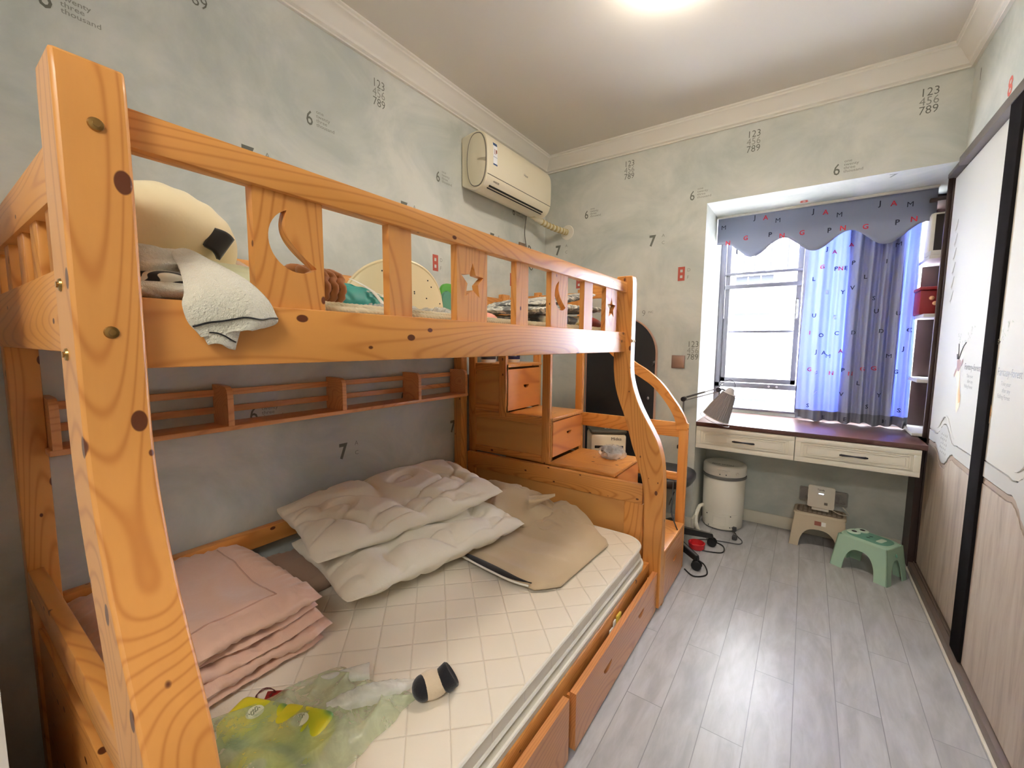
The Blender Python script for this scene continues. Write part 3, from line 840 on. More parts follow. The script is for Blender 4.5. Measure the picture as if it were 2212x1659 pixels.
def tip(u, v):
    a = 2*PI*u; p = Vector((-1.10, 1.735, 0.485)).lerp(Vector((-0.98, 1.79, 0.535)), v)
    r = lerp(0.035, 0.006, v**0.7)*(1 + 0.25*math.sin(3*a + 4*v))
    return p + Vector((0.5, -0.8, 0.1))*math.cos(a)*r + Vector((0, 0, 1))*math.sin(a)*r
g.grid(tip, 24, 20, closed_u=True); bc.part('fabric_corner', g, M_BEIGE, smooth=80)
g = G()
zp = [(-1.175, 1.318, 0.381), (-1.08, 1.296, 0.385), (-0.97, 1.282, 0.385), (-0.87, 1.277, 0.383), (-0.80, 1.290, 0.380)]
g.tube(interp(zp, 40), [0.004 + 0.016*math.sin(PI*min(1, i/36)) for i in range(40)], 8, flat=0.25)
bc.part('zip_opening', g, cloth('black zip tape', (30, 28, 30), 0.7), label='black open zip')
g = G(); g.tube(interp([(x, y - 0.021, z - 0.002) for x, y, z in zp], 40), 0.004, 6)
bc.part('zip_edge', g, cloth('white zip edge', (225, 222, 214), 0.7))

# green plastic bag with tissue packs
M_PACK = mat('yellow green tissue wrap', (206, 206, 40), 0.35)
vv = mapping(M_PACK); nn = noise_n(M_PACK, vv, 9.0, 1.0)
setc(M_PACK, ramp(M_PACK, nn.outputs[0], [(0.46, (222, 212, 48)), (0.54, (186, 198, 46)), (0.60, (104, 150, 84))]))
M_PACKW = mat('pack roundel', (232, 236, 206), 0.4); M_PACKT = mat('pack print', (112, 128, 84), 0.5)
packs = [(-1.010, 0.405, 24, 'tissue pack on the left inside the green bag, nearest the red tag'),
         (-0.905, 0.455, 24, 'tissue pack inside the green bag, nearest to the baby sock'),
         (-0.870, 0.345, 24, 'frontmost tissue pack inside the green bag, at the edge of the photo')]
for i, (x, y, rz, lab) in enumerate(packs):
    M_ = RM((x, y, 0.385), 0, 0, rz)
    t = Thing('tissue_pack', 'yellow and green ' + lab, 'tissues', (x, y, 0.355), 'tissue packs in the plastic bag')
    g = G(); g.ellipsoid((0, 0, 0), (0.066, 0.046, 0.028), M_, 40, 22, p=0.25); t.part('wrapper', g, M_PACK, smooth=60)
    g = G(); g.lathe([(0.019, 0), (0.019, 0.0012), (0.0, 0.0014)], (0, 0, 0), n=20)
    g.v = [M_ @ (v + Vector((0.0, 0.004, 0.0285))) for v in g.v]
    t.part('roundel', g, M_PACKW)
    g = G()
    for r in range(2): g.text('纸' if False else 'SS', 0.016, lambda a, b, r=r: M_ @ Vector((a - 0.010, b + 0.006 - r*0.012, 0.0302)), 0, bold=0.01)
    t.part('print', g, M_PACKT)
def plastic(name, rgb, alpha, rough=0.18):
    m = mat(name, rgb, rough, spec=0.6)
    b = m.node_tree.nodes['Principled BSDF']
    v = mapping(m)
    n = noise_n(m, v, 14.0, 4.0, 0.6, 1.0)
    L(m, math_n(m, 'MULTIPLY_ADD', n.outputs[0], 0.5, alpha - 0.25), b.inputs['Alpha'])
    bump(m, noise_n(m, v, 26.0, 3.0, 0.5, 1.5).outputs[0], 0.35, 0.01)
    return m
M_BAG = plastic('translucent pale green film', (204, 222, 178), 0.42)
M_BAG2 = plastic('frosted clear film', (236, 240, 236), 0.52)
g = G()
q00, q10, q11, q01 = Vector((-1.115, 0.27, 0)), Vector((-0.76, 0.25, 0)), Vector((-0.780, 0.705, 0)), Vector((-1.035, 0.64, 0))
def bagf(u, v):
    p = q00.lerp(q10, u).lerp(q01.lerp(q11, u), v)
    e = min(u, 1-u, v, 1-v)
    dome = min(1, e*7)**0.6
    h = 0.357 + dome*(0.082*max(0.25, 1 - v*0.75) + 0.010*nz((p.x, p.y, 0), 9, 3) + 0.024*(ridged((p.x*1.2 + p.y*0.6, p.y*0.35, 0), 13, 6.0) - 0.4)*min(1, max(0.0, v*1.6 - 0.25)))
    w = 0.020*nz((u*3, v*3, 0), 1.7, 9)
    return Vector((p.x + w, p.y + w, max(h, 0.356)))
g.grid(bagf, 110, 110)
pb = Thing('plastic_bag', 'translucent pale green shopping bag lying on the mattress', 'bag', (-0.95, 0.47, 0.353))
pb.part('film', g, M_BAG, smooth=80)
g = G()
def hand(u, v):
    p = Vector((-0.90, 0.52, 0.40)).lerp(Vector((-0.805, 0.715, 0.375)), v)
    a = (u-0.5)*PI
    w = lerp(0.012, 0.032, math.sin(PI*min(1, v*1.05)))
    return p + Vector((0.85, -0.45, 0))*math.sin(a)*w + Vector((0, 0, 1))*(math.cos(a)*w*0.8 + 0.004*nz((u*3, v*9, 0), 2, 1))
g.grid(hand, 16, 40); pb.part('handle', g, M_BAG2, smooth=80)
g = G()
def hand2(u, v):
    p = Vector((-1.03, 0.52, 0.395)).lerp(Vector((-0.93, 0.665, 0.38)), v)
    a = (u-0.5)*PI; w = lerp(0.008, 0.030, v)
    return p + Vector((0.75, -0.55, 0))*math.sin(a)*w + Vector((0, 0, 1))*(math.cos(a)*w*0.7)
g.grid(hand2, 16, 30); pb.part('handle', g, M_BAG2, smooth=80)

# baby sock, red tag
sk = Thing('baby_sock', 'small cream knitted baby sock with black toe and black cuff', 'sock', (-0.72, 0.715, 0.353))
SM = RM((-0.757, 0.733, 0.384), 0, 0, 58) @ Matrix.Scale(1.25, 4)
M_SOCK = cloth('cream knit', (222, 204, 176), 0.95, 0.4, 200, 0.4); M_SOCKB = cloth('black knit', (36, 36, 42), 0.95, 0.3, 200, 0.3)
def sockf(q): return Vector((q.x, q.y*(1 - 0.12*q.x/0.04), q.z))
g = G(); g.ellipsoid((0, 0, 0), (0.040, 0.030, 0.025), SM, 30, 20, f=sockf); sk.part('foot', g, M_SOCK, smooth=80)
g = G(); g.ellipsoid((0, 0, 0), (0.022, 0.0275, 0.0225), SM @ Matrix.Translation((-0.0215, -0.002, -0.0005)), 24, 16); sk.part('toe', g, M_SOCKB, smooth=80)
g = G(); g.lathe([(0.023, -0.014), (0.026, -0.011), (0.027, 0.010), (0.024, 0.013), (0.020, 0.009)], (0, 0, 0), axis='x', n=24)
g.v = [SM @ (Matrix.Translation((0.031, -0.001, 0.006)) @ (Matrix.Rotation(math.radians(-32), 4, 'Y') @ Vector((v.x, v.y, v.z)))) for v in g.v]
sk.part('cuff', g, M_SOCKB, smooth=60)
tg = Thing('red_tag', 'small dark red tag with a loop of thin cord by the pink quilt', 'tag', (-1.085, 0.49, 0.353))
g = G(); g.box(-0.024, 0.024, -0.014, 0.014, 0, 0.003, 0.001)
g.v = [RM((-1.085, 0.490, 0.358), 0, 6, 48) @ v for v in g.v]; tg.part('card', g, mat('dark red card', (140, 22, 22), 0.5))
g = G()
pts = [(-1.105 + 0.020*math.cos(a*1.0) - 0.008*math.sin(2.1*a), 0.475 + 0.022*math.sin(a) , 0.358 + 0.004*math.sin(3*a)+0.003) for a in [i*0.32 for i in range(44)]]
g.tube(pts, 0.0012, 5); tg.part('cord', g, mat('dark red cord', (88, 26, 24), 0.7))
# ------------------------------------------------------------------ wardrobe with sliding doors
M_DOORW = mat('off white door panel', (210, 209, 203), 0.62, spec=0.3)
M_DOORB = mat('pale band panel', (198, 198, 194), 0.62, spec=0.3)
def doorwood():
    m = mat('washed grey oak panel', (196, 182, 168), 0.55)
    v = mapping(m, (1, 1, 0.14)); n = noise_n(m, v, 16.0, 6.0, 0.65, 0.6); n2 = noise_n(m, v, 60.0, 4.0, 0.6)
    c = ramp(m, n.outputs[0], [(0.30, (150, 134, 122)), (0.50, (190, 175, 160)), (0.72, (206, 194, 180))])
    setc(m, mixc(m, math_n(m, 'MULTIPLY', n2.outputs[0], 0.3), c, (160, 146, 134))); return m
M_DOORO = doorwood()
M_INK = mat('door print ink', (84, 84, 80), 0.5); M_DEER = mat('deer orange', (218, 156, 96), 0.5)
M_DEERL = mat('deer cream', (236, 216, 184), 0.5); M_DEERD = mat('deer brown', (136, 96, 82), 0.5); M_LEAF = mat('sage leaf print', (176, 182, 164), 0.5)
wd = Thing('wardrobe', 'built-in sliding wardrobe with off-white and washed oak doors', 'wardrobe', (0.9, 1.4, 0.0))
g = G(); g.box(0.608, 1.19, 3.235, 3.256, 0.0, 2.188); wd.part('side_panel', g, M_DARKWOOD)
wd.part('filler_panel', G().box(0.552, 0.606, 3.265, 3.445, 0.0, 0.733), M_DARKWOOD)
wd.part('back_panel', G().box(1.17, 1.19, -1.0, 3.23, 0.05, 2.2), M_DARKWOOD)
g = G(); g.box(0.555, 0.66, -1.0, 3.037, 2.166, 2.207, 0.002); g.box(0.555, 0.66, 3.037, 3.235, 2.166, 2.188, 0.002); wd.part('top_track', g, M_HEADER)
g = G(); g.box(0.552, 0.660, -1.0, 3.235, 0.0, 0.042, 0.002); g.box(0.573, 0.577, -1.0, 3.235, 0.042, 0.050); wd.part('floor_track', g, M_TRACK)
def half_wave(pts):
    return pts
def band_top(s):
    s = abs(s)
    return curve_y([(0, 0.897), (0.03, 0.893), (0.07, 0.872), (0.10, 0.846), (0.135, 0.828), (0.17, 0.823), (0.21, 0.828), (0.5, 0.830)], s)
def band_bot(s):
    s = abs(s)
    return curve_y([(0, 0.700), (0.035, 0.704), (0.07, 0.722), (0.10, 0.750), (0.13, 0.768), (0.16, 0.776), (0.20, 0.770), (0.5, 0.768)], s)
def curve_y(t, s):
    for (a, ya), (b, yb) in zip(t, t[1:]):
        if a <= s <= b:
            f = (s-a)/(b-a); f = f*f*(3-2*f) if b < 0.3 else f
            return lerp(ya, yb, f)
    return t[-1][1]
def sliding_door(y0, y1, yc, xf, shift=0.0, lab=None, emb=True):
    ys = [lerp(y0, y1, i/80) for i in range(81)]
    P = lambda p, q, t: Vector((t, p, q))
    gap = 0.0025
    g = G()
    up = [(y, band_top(y-yc) + shift + gap) for y in ys] + [(y1, 2.160), (y0, 2.160)]
    g.plate(up, [], P, xf, xf + 0.018)
    d = wd.part('door', g, M_DOORW, smooth=40, label=lab)
    g = G(); md = [(y, band_bot(y-yc) + shift + gap) for y in ys] + [(y, band_top(y-yc) + shift - gap) for y in reversed(ys)]
    g.plate(md, [], P, xf - 0.001, xf + 0.018)
    wd.part('band', g, M_DOORB, parent=d, smooth=40)
    g = G(); b2 = [(y, band_bot(y-yc) + shift - 0.022) for y in ys]; b1 = [(y, band_bot(y-yc) + shift - gap) for y in reversed(ys)]
    g.plate(b2 + b1, [], P, xf + 0.002, xf + 0.018)
    wd.part('moulding', g, mat('taupe moulding', (170, 152, 136), 0.45), parent=d, smooth=40)
    g = G(); lo = [(y0, 0.052), (y1, 0.052)] + [(y, band_bot(y-yc) + shift - 0.025) for y in reversed(ys)]
    g.plate(lo, [], P, xf, xf + 0.018)
    wd.part('lower_panel', g, M_DOORO, parent=d, smooth=40)
    g = G(); g.box(xf + 0.010, xf + 0.020, y0, y1, 0.06, 2.15); wd.part('backing', g, M_STILE, parent=d)
    # raised beads: arch over the medallion, dimples in it
    g = G()
    g.tube([(xf - 0.0005, yc + s, band_top(s) + shift + 0.030 + 0.010*(1-abs(s)/0.16)) for s in [(-0.16 + 0.02*i) for i in range(17)]], [0.001 + 0.004*math.sin(PI*i/16) for i in range(17)], 6)
    wd.part('raised_arch', g, M_DOORW, parent=d)
    g = G()
    for r in range(5):
        for c in range(4):
            yy = yc + (c-1.5)*0.030 + (0.012 if r % 2 else 0); zz = 0.80 + shift + (r-2)*0.022
            g.ellipsoid((xf - 0.001, yy, zz), (0.003, 0.010, 0.007), None, 8, 6)
    wd.part('raised_dots', g, M_DOORB, parent=d)
    if emb:
        g = G()
        for i in range(6):
            z = 1.90 - i*0.072; yy = 3.105 - i*0.008
            g.tube([(xf - 0.0005, yy + 0.018, z - 0.03), (xf - 0.001, yy + 0.004, z - 0.016), (xf - 0.001, yy - 0.016, z + 0.022)], [0.004, 0.003, 0.0008], 6)
            g.ellipsoid((xf, yy + 0.016, z - 0.034), (0.002, 0.008, 0.006), None, 8, 6)
        wd.part('raised_sprig', g, M_DOORW, parent=d)
    return d
def prints(d, yc, xf, dz=0.0, dy=0.0):
    x = xf - 0.0008
    P = lambda y, z: Vector((x, y + dy, z + dz))
    T = lambda y0, z0: (lambda a, b: P(y0 - a, z0 + b))
    g = G()
    g.text('Fantasy-forest', 0.040, T(2.725, 1.180), 0, bold=0.004, sx=0.95)
    g.text('Take your', 0.021, T(2.680, 1.147), 0); g.text('after any', 0.021, T(2.665, 1.124), 0); g.text('Falling Forest', 0.021, T(2.70, 1.101), 0)
    wd.part('lettering', g, M_INK, parent=d)
    g = G()
    def poly(pts, mi):
        tri = tessellate_polygon([[Vector((a, b, 0)) for a, b in pts]]); g.add([P(a, b) + Vector((-0.0002*mi, 0, 0)) for a, b in pts], [tuple(t) for t in tri], mi)
    poly([(2.868, 1.150), (2.815, 1.185), (2.790, 1.175), (2.765, 1.10), (2.750, 1.065), (2.735, 1.045), (2.745, 1.005), (2.775, 0.975), (2.79, 0.99), (2.800, 1.04), (2.795, 1.09), (2.830, 1.135)], 0)
    poly([(2.785, 1.150), (2.770, 1.10), (2.745, 1.060), (2.738, 1.030), (2.765, 1.020), (2.780, 1.06)], 1)
    poly([(2.845, 1.215), (2.825, 1.225), (2.790, 1.218), (2.780, 1.195), (2.800, 1.168), (2.820, 1.165), (2.840, 1.185)], 2)
    poly([(2.880, 1.145), (2.868, 1.132), (2.835, 1.170), (2.845, 1.185)], 2)
    poly([(2.787, 1.205), (2.760, 1.228), (2.752, 1.215), (2.775, 1.190)], 2)
    for (pts, mi) in (([(2.832, 1.222), (2.835, 1.258), (2.843, 1.295)], 3), ([(2.822, 1.222), (2.795, 1.258), (2.765, 1.285), (2.735, 1.30)], 3), ([(2.845, 1.222), (2.855, 1.245)], 3)):
        g.tube([P(a, b) for a, b in pts], 0.0022, 5, mi)
    rr = random.Random(11)
    for i in range(34):
        t = i/33
        if i % 3: c = (2.79 - 0.15*t + rr.uniform(-.02, .02), 1.275 + 0.085*t + rr.uniform(-.02, .02))
        else: c = (2.845 + rr.uniform(-.02, .02), 1.28 + rr.uniform(0, .06))
        a0 = rr.uniform(0, PI); w = rr.uniform(.004, .009)
        poly([(c[0] + w*math.cos(a0)*math.cos(a) - w*.45*math.sin(a0)*math.sin(a), c[1] + w*math.sin(a0)*math.cos(a) + w*.45*math.cos(a0)*math.sin(a)) for a in [k*PI/4 for k in range(8)]], 4)
    wd.part('deer_print', g, [M_DEERL, M_DEER, M_DEERD, M_INK, M_LEAF], parent=d)
d1 = sliding_door(2.452, 3.228, 2.925, 0.585, 0.0, 'far sliding door with a deer print')
prints(d1, 2.925, 0.585)
g = G(); g.box(0.578, 0.606, 2.385, 2.450, 0.050, 2.164, 0.002); wd.part('door_stile', g, M_STILE)
g = G(); g.box(0.578, 0.606, 3.229, 3.236, 0.050, 2.164, 0.001); wd.part('door_stile', g, M_DARKWOOD)
d2 = sliding_door(1.40, 2.268, 1.835, 0.566, 0.030, 'near sliding door, cut by the edge of the photo', False)
prints(d2, 1.835, 0.566, 0.0, -0.482)
g = G(); g.box(0.556, 0.577, 2.270, 2.386, 0.050, 2.164, 0.002); wd.part('door_stile', g, M_STILE)
g = G(); g.box(0.556, 0.577, 1.39, 1.40, 0.05, 2.164); g.box(0.578, 0.60, 0.6, 1.40, 0.05, 2.164); wd.part('door_stile', g, M_STILE)
d3 = sliding_door(-0.9, 0.60, -0.15, 0.585, 0.0, None, False)

# ------------------------------------------------------------------ desk top on the sill and its two drawers
dk = Thing('window_desk', 'dark brown desk top with two cream drawers under the window', 'desk', (-0.01, 3.25, 0.0))
dk.part('desktop', G().box(RX0 + 0.002, 0.550, 3.022, YW - 0.012, 0.737, 0.764, 0.002), M_DESK)
g = G()
for x0, x1 in ((RX0 + 0.006, -0.030), (-0.026, 0.528)):
    g = G(); xa, xb, z0, z1 = x0, x1, 0.588, 0.734
    g.box(xa, xb, 3.032, 3.050, z0, z1, 0.002)
    for (i0, t, yy) in ((0.0, 0.028, 3.026), (0.040, 0.006, 3.027), (0.056, 0.004, 3.029)):
        a, b, c, d = xa+i0, xb-i0, z0+i0*0.85, z1-i0*0.85
        g.box(a, b, yy, 3.034, c, c+t, 0.001); g.box(a, b, yy, 3.034, d-t, d, 0.001)
        g.box(a, a+t, yy, 3.0345, c+t, d-t, 0.001); g.box(b-t, b, yy, 3.0345, c+t, d-t, 0.001)
    dr = dk.part('drawer', g, M_DRAWERW)
    dk.part('drawer_box', G().box(xa + 0.01, xb - 0.01, 3.051, 3.44, z0 + 0.015, z1 - 0.005), M_DRAWERW, parent=dr)
    c = -0.300 if x0 < -0.1 else 0.249; w = 0.062
    g = G(); g.tube([(c - w, 3.010, 0.660), (c - w*0.8, 3.004, 0.661), (c, 3.000, 0.662), (c + w*0.8, 3.004, 0.661), (c + w, 3.010, 0.660)], [0.0045, 0.0065, 0.004, 0.0065, 0.0045], 8)
    for s in (-1, 1): g.tube([(c + s*w*0.86, 3.006, 0.6605), (c + s*w*0.86, 3.027, 0.6605)], 0.004, 8)
    dk.part('handle', g, M_HANDLE, parent=dr)

# open shelf unit at the right end of the recess
M_SHW = mat('white shelf edge', (206, 204, 202), 0.5)
bs = Thing('recess_bookcase', 'dark brown open bookcase with pale shelves beside the curtain', 'bookcase', (0.68, 3.45, 0.765))
bs.part('back_panel', G().box(0.548, 0.79, 3.622, 3.640, 0.766, 2.188), M_DARKWOOD)
bs.part('side_panel', G().box(0.775, 0.79, 3.262, 3.621, 0.766, 2.188), M_DARKWOOD)
bs.part('front_post', G().box(0.565, 0.585, 3.262, 3.280, 0.766, 2.188, 0.001), M_DARKWOOD)
for z in (0.767, 1.075, 1.445, 1.765, 2.100):
    bs.part('shelf', G().box(0.522, 0.774, 3.290 if z < 2.1 else 3.40, 3.621, z, z + 0.018, 0.001), M_SHW if z < 2.1 else M_DARKWOOD)
rb = Thing('red_toy_box', 'red box standing on a shelf of the bookcase by the curtain', 'box', (0.59, 3.48, 1.463))
rb.part('body', G().box(0.512, 0.66, 3.36, 3.59, 1.464, 1.600, 0.006), mat('bright red plastic', (130, 14, 18), 0.5))
rb.part('lid', G().box(0.506, 0.67, 3.35, 3.60, 1.601, 1.620, 0.004), mat('bright red plastic', (130, 14, 18), 0.5))
g = G()
for k in range(3): g.ellipsoid((0.560 + k*0.016, 3.356, 1.555 - (k % 2)*0.03), (0.012, 0.008, 0.012), None, 12, 8)
rb.part('clasp', g, mat('tan clasp', (222, 168, 128), 0.5))
wb = Thing('white_storage_bin', 'white bin with dark front on the topmost bookcase shelf', 'bin', (0.64, 3.5, 1.784))
wb.part('body', G().box(0.530, 0.72, 3.40, 3.590, 1.784, 2.04, 0.02), M_PLASTIC_W)
wb.part('panel', G().box(0.552, 0.71, 3.397, 3.3995, 1.795, 2.025, 0.0), mat('smoky panel', (66, 60, 58), 0.3))
single('paper_stack', 'pile of white papers jutting over a high bookcase shelf', 'papers',
       G().box(0.520, 0.66, 3.30, 3.395, 1.784, 1.810, 0.002, rot=Matrix.Rotation(0.12, 3, 'Z'), piv=(0.59, 3.35, 1.79)), M_SHW, (0.59, 3.35, 1.784))

# ------------------------------------------------------------------ curtain and valance
def curtain_mat(name, base, trans, tf):
    m = D.materials.new(name); m.use_nodes = True; nt = m.node_tree
    out = nt.nodes['Material Output']; b = nt.nodes['Principled BSDF']
    b.inputs['Base Color'].default_value = lin(base); b.inputs['Roughness'].default_value = 0.85; b.inputs['Specular IOR Level'].default_value = 0.2
    tr = nt.nodes.new('ShaderNodeBsdfTranslucent'); tr.inputs[0].default_value = lin(trans)
    mx = nt.nodes.new('ShaderNodeMixShader'); mx.inputs[0].default_value = tf
    nt.links.new(b.outputs[0], mx.inputs[1]); nt.links.new(tr.outputs[0], mx.inputs[2]); nt.links.new(mx.outputs[0], out.inputs[0])
    MATS[name] = m; return m
M_CUR = curtain_mat('grey blue lined curtain', (152, 155, 168), (100, 122, 242), 0.11)
M_CURG = curtain_mat('dense grey curtain', (146, 150, 158), (140, 146, 168), 0.05)
M_VAL = curtain_mat('grey blue valance', (146, 152, 172), (110, 122, 170), 0.06)
M_NAVY = mat('navy letter print', (34, 38, 58), 0.8); M_RED = mat('red letter print', (190, 40, 56), 0.8); M_WHT = mat('white letter print', (226, 230, 240), 0.8)
def cy(x, z):
    f = max(0.0, min(1.0, (x + 0.03)/0.57)); h = (z - 0.77)/1.25
    ph = 2*PI*(7.2*f**1.25) + 0.5*math.sin(3*h)
    return 3.552 + (0.012 + 0.012*f)*math.sin(ph) + 0.006*math.sin(ph*2.3 + 1.0)
def cxmap(u, h):
    x0 = lerp(-0.045, -0.020, h) - 0.010*math.sin(PI*h); x1 = lerp(0.540, 0.508, h**2)
    return lerp(x0, x1, u)
def hem(u): return 0.772 + 0.007*math.sin(u*23) + 0.004*math.sin(u*51)
LETTERS_C = [('J', 0.067, 1.917, 0), ('A', 0.108, 1.898, 1), ('A', 0.192, 1.933, 1), ('G', 0.047, 1.802, 1), ('P', 0.121, 1.787, 0), ('N', 0.146, 1.783, 1), ('E', 0.172, 1.785, 0), ('P', 0.209, 1.815, 0), ('L', 0.005, 1.729, 0), ('L', 0.276, 1.722, 0), ('E', 0.084, 1.635, 2), ('Y', 0.166, 1.63, 0), ('V', 0.214, 1.655, 0), ('S', 0.326, 1.584, 0), ('U', 0.344, 1.502, 0), ('U', 0.447, 1.483, 0), ('U', 0.022, 1.484, 0), ('E', 0.134, 1.468, 2), ('I', 0.005, 1.368, 1), ('O', 0.069, 1.35, 0), ('C', 0.151, 1.363, 0), ('D', 0.238, 1.366, 0), ('D', 0.374, 1.375, 0), ('C', 0.505, 1.38, 0), ('A', 0.091, 1.233, 0), ('A', 0.18, 1.246, 1), ('J', 0.049, 1.24, 0), ('M', 0.116, 1.211, 0), ('M', 0.423, 1.219, 0), ('J', 0.489, 1.266, 0), ('G', 0.018, 1.117, 1), ('E', 0.056, 1.099, 2), ('N', 0.139, 1.098, 1), ('P', 0.2, 1.12, 0), ('N', 0.24, 1.099, 1), ('G', 0.299, 1.132, 1), ('G', 0.355, 1.138, 1), ('G', 0.465, 1.12, 0), ('V', 0.202, 0.959, 0), ('Z', 0.061, 0.961, 2), ('L', 0.284, 1.038, 0), ('Y', 0.392, 0.967, 0), ('S', 0.024, 0.867, 0), ('S', 0.339, 0.887, 0), ('S', 0.494, 0.879, 0), ('E', 0.115, 0.795, 0), ('E', 0.231, 0.795, 0), ('E', 0.428, 0.80, 0), ('M', 0.422, 1.906, 0), ('I', 0.37, 1.805, 0)]
LETTERS_V = [('M', -0.548, 2.118, 0), ('J', -0.354, 2.157, 0), ('A', -0.29, 2.147, 1), ('M', -0.217, 2.118, 0), ('J', -0.023, 2.145, 0), ('A', 0.041, 2.13, 1), ('M', 0.113, 2.103, 0), ('J', 0.306, 2.138, 0), ('A', 0.368, 2.127, 1), ('M', 0.441, 2.107, 0), ('N', -0.515, 2.007, 1), ('G', -0.404, 2.027, 1), ('P', -0.257, 2.03, 0), ('N', -0.188, 2.014, 1), ('G', -0.077, 2.017, 1), ('P', 0.067, 2.014, 0), ('N', 0.136, 2.018, 1), ('G', 0.246, 2.01, 1), ('P', 0.391, 2.014, 0), ('N', 0.463, 2.02, 1), ('L', -0.45, 1.940, 0)]
cu = Thing('curtain', 'grey blue letter-print curtain drawn over the right half of the window', 'curtain', (0.25, 3.55, 0.77))
g = G(); g.grid(lambda u, v: (lambda x, z: Vector((x, cy(x, z), z)))(cxmap(u, v), lerp(hem(u), 2.15, v)), 220, 40)
cu.part('fabric', g, M_CUR, smooth=80)
# a second, denser layer (gathered lining) behind the middle and right folds
g = G(); g.grid(lambda u, v: (lambda x, z: Vector((x, cy(x, z) + 0.010, z)))(lerp(0.185, 0.45, u) + 0.01*math.sin(v*4), lerp(0.79, 2.15, v)), 90, 30)
cu.part('lining', g, M_CURG, smooth=80)
g = G(); g.grid(lambda u, v: (lambda x, z: Vector((x, cy(x, z) - 0.0012, z)))(cxmap(u, v*0.03), lerp(hem(u), 0.838, v)), 220, 6)
cu.part('hem', g, mat('darker hem band', (112, 114, 126), 0.85), smooth=80)
g = G()
for ch, x, z, k in LETTERS_C:
    g.text(ch, 0.036, lambda a, b: Vector((x + a, cy(x + a, z + b) - 0.003, z - 0.012 + b)), k, bold=0.0 if ch == 'M' else 0.02, sx=1.0, align='CENTER')
cu.part('letter_print', g, [M_NAVY, M_RED, M_WHT])
va = Thing('valance', 'grey blue scalloped valance printed with JAM letters across the window top', 'valance', (-0.02, 3.44, 2.0))
def vy(x, z): return 3.435 + 0.004*math.sin(x*9) + 0.003*math.sin(x*23 + z*6)
def scal(x): return 1.895 + 0.105*math.sin(PI*(x + 0.357)/0.352)**2 if x > -0.53 else 1.895 + 0.105*math.sin(PI*(0.173)/0.352)**2 - 0.0*(x + 0.53)
g = G(); g.grid(lambda u, v: (lambda x: (lambda z: Vector((x, vy(x, z), z)))(lerp(scal(x), 2.186, v)))(lerp(RX0 + 0.004, 0.556, u)), 180, 12)
va.part('fabric', g, M_VAL, smooth=80, solid=0.002)
g = G()
for ch, x, z, k in LETTERS_V:
    g.text(ch, 0.042, lambda a, b: Vector((x + a, vy(x + a, z) - 0.0025, z - 0.014 + b)), k, bold=0.0 if ch == 'M' else 0.02, align='CENTER')
va.part('letter_print', g, [M_NAVY, M_RED, M_WHT])
va.part('curtain_track', G().box(RX0 + 0.003, 0.556, 3.40, 3.43, 2.178, 2.189, 0.002), M_PLASTIC_W)
# ------------------------------------------------------------------ air conditioner
M_ACP = mat('warm white appliance plastic', (232, 224, 200), 0.32)
M_ACG = mat('grey trim', (120, 114, 104), 0.4)
ac = Thing('air_conditioner', 'white split air conditioner high on the left wall', 'air conditioner', (-1.70, 2.39, 2.20))
def acprof(s=1.0, back=-1.798):
    pts = []
    # (x, z) going round from top-back to bottom-back
    raw = [(-1.798, 2.515), (-1.70, 2.528), (-1.655, 2.522), (-1.622, 2.500), (-1.603, 2.465), (-1.597, 2.42), (-1.597, 2.33), (-1.602, 2.270), (-1.622, 2.225), (-1.655, 2.203), (-1.70, 2.195), (-1.76, 2.215), (-1.798, 2.235)]
    return [(v.x, v.y) for v in interp([(a, b, 0) for a, b in raw], 48)]
g = G(); g.prism(acprof(), 2.028, 2.775, 'y'); body = ac.part('body', g, M_ACP, smooth=50)
bv = body.modifiers.new('bevel', 'BEVEL'); bv.width = 0.008; bv.segments = 3; bv.limit_method = 'ANGLE'; bv.angle_limit = math.radians(60)
def oval(k, y, n=48):
    cx, cz = -1.678, 2.362
    return [(cx + k*0.072*math.copysign(abs(math.cos(a))**0.8, math.cos(a)), y, cz + k*0.150*math.copysign(abs(math.sin(a))**0.9, math.sin(a))) for a in [2*PI*i/n for i in range(n)]]
for y, s in ((2.026, -1), (2.777, 1)):
    g = G(); g.tube(oval(1.0, y), 0.0035, 6, closed=True); ac.part('end_trim', g, M_ACG)
    g = G()
    def ef(u, v, y=y, s=s):
        p = oval(1-v, y, 2*24)[int(round(u*47)) % 48] if v < 1 else (-1.678, y, 2.362)
        return Vector((p[0], y + s*(0.004*math.sin(PI*v) + 0.002), p[2]))
    g.grid(ef, 48, 8); ac.part('end_cap', g, M_ACP, smooth=60)
def acface(z):       # x on the front skin for a height
    P = acprof(); best = None
    for (xa, za), (xb, zb) in zip(P, P[1:]):
        if min(za, zb) <= z <= max(za, zb) and xa > -1.71: best = lerp(xa, xb, (z-za)/(zb-za) if zb != za else 0)
    return best if best is not None else -1.60
g = G(); g.tube([(acface(2.272) + 0.0005, y, 2.272) for y in (2.035, 2.77)], 0.002, 6); ac.part('panel_seam', g, M_ACG)
g = G(); g.box(-1.640, -1.6375, 2.075, 2.705, 2.205, 2.217, rot=None)
g.tube([(-1.6265, 2.08, 2.2195), (-1.6265, 2.70, 2.2195)], 0.0055, 6, flat=1.0); ac.part('air_slot', g, mat('black slot', (22, 20, 18), 0.6))
g = G()
for y in (2.060, 2.722): g.tube([(acface(2.262) + .0005, y, 2.268), (acface(2.22) + .0005, y + 0.002, 2.222)], 0.0012, 5)
ac.part('flap_seam', g, M_ACG)
g = G()
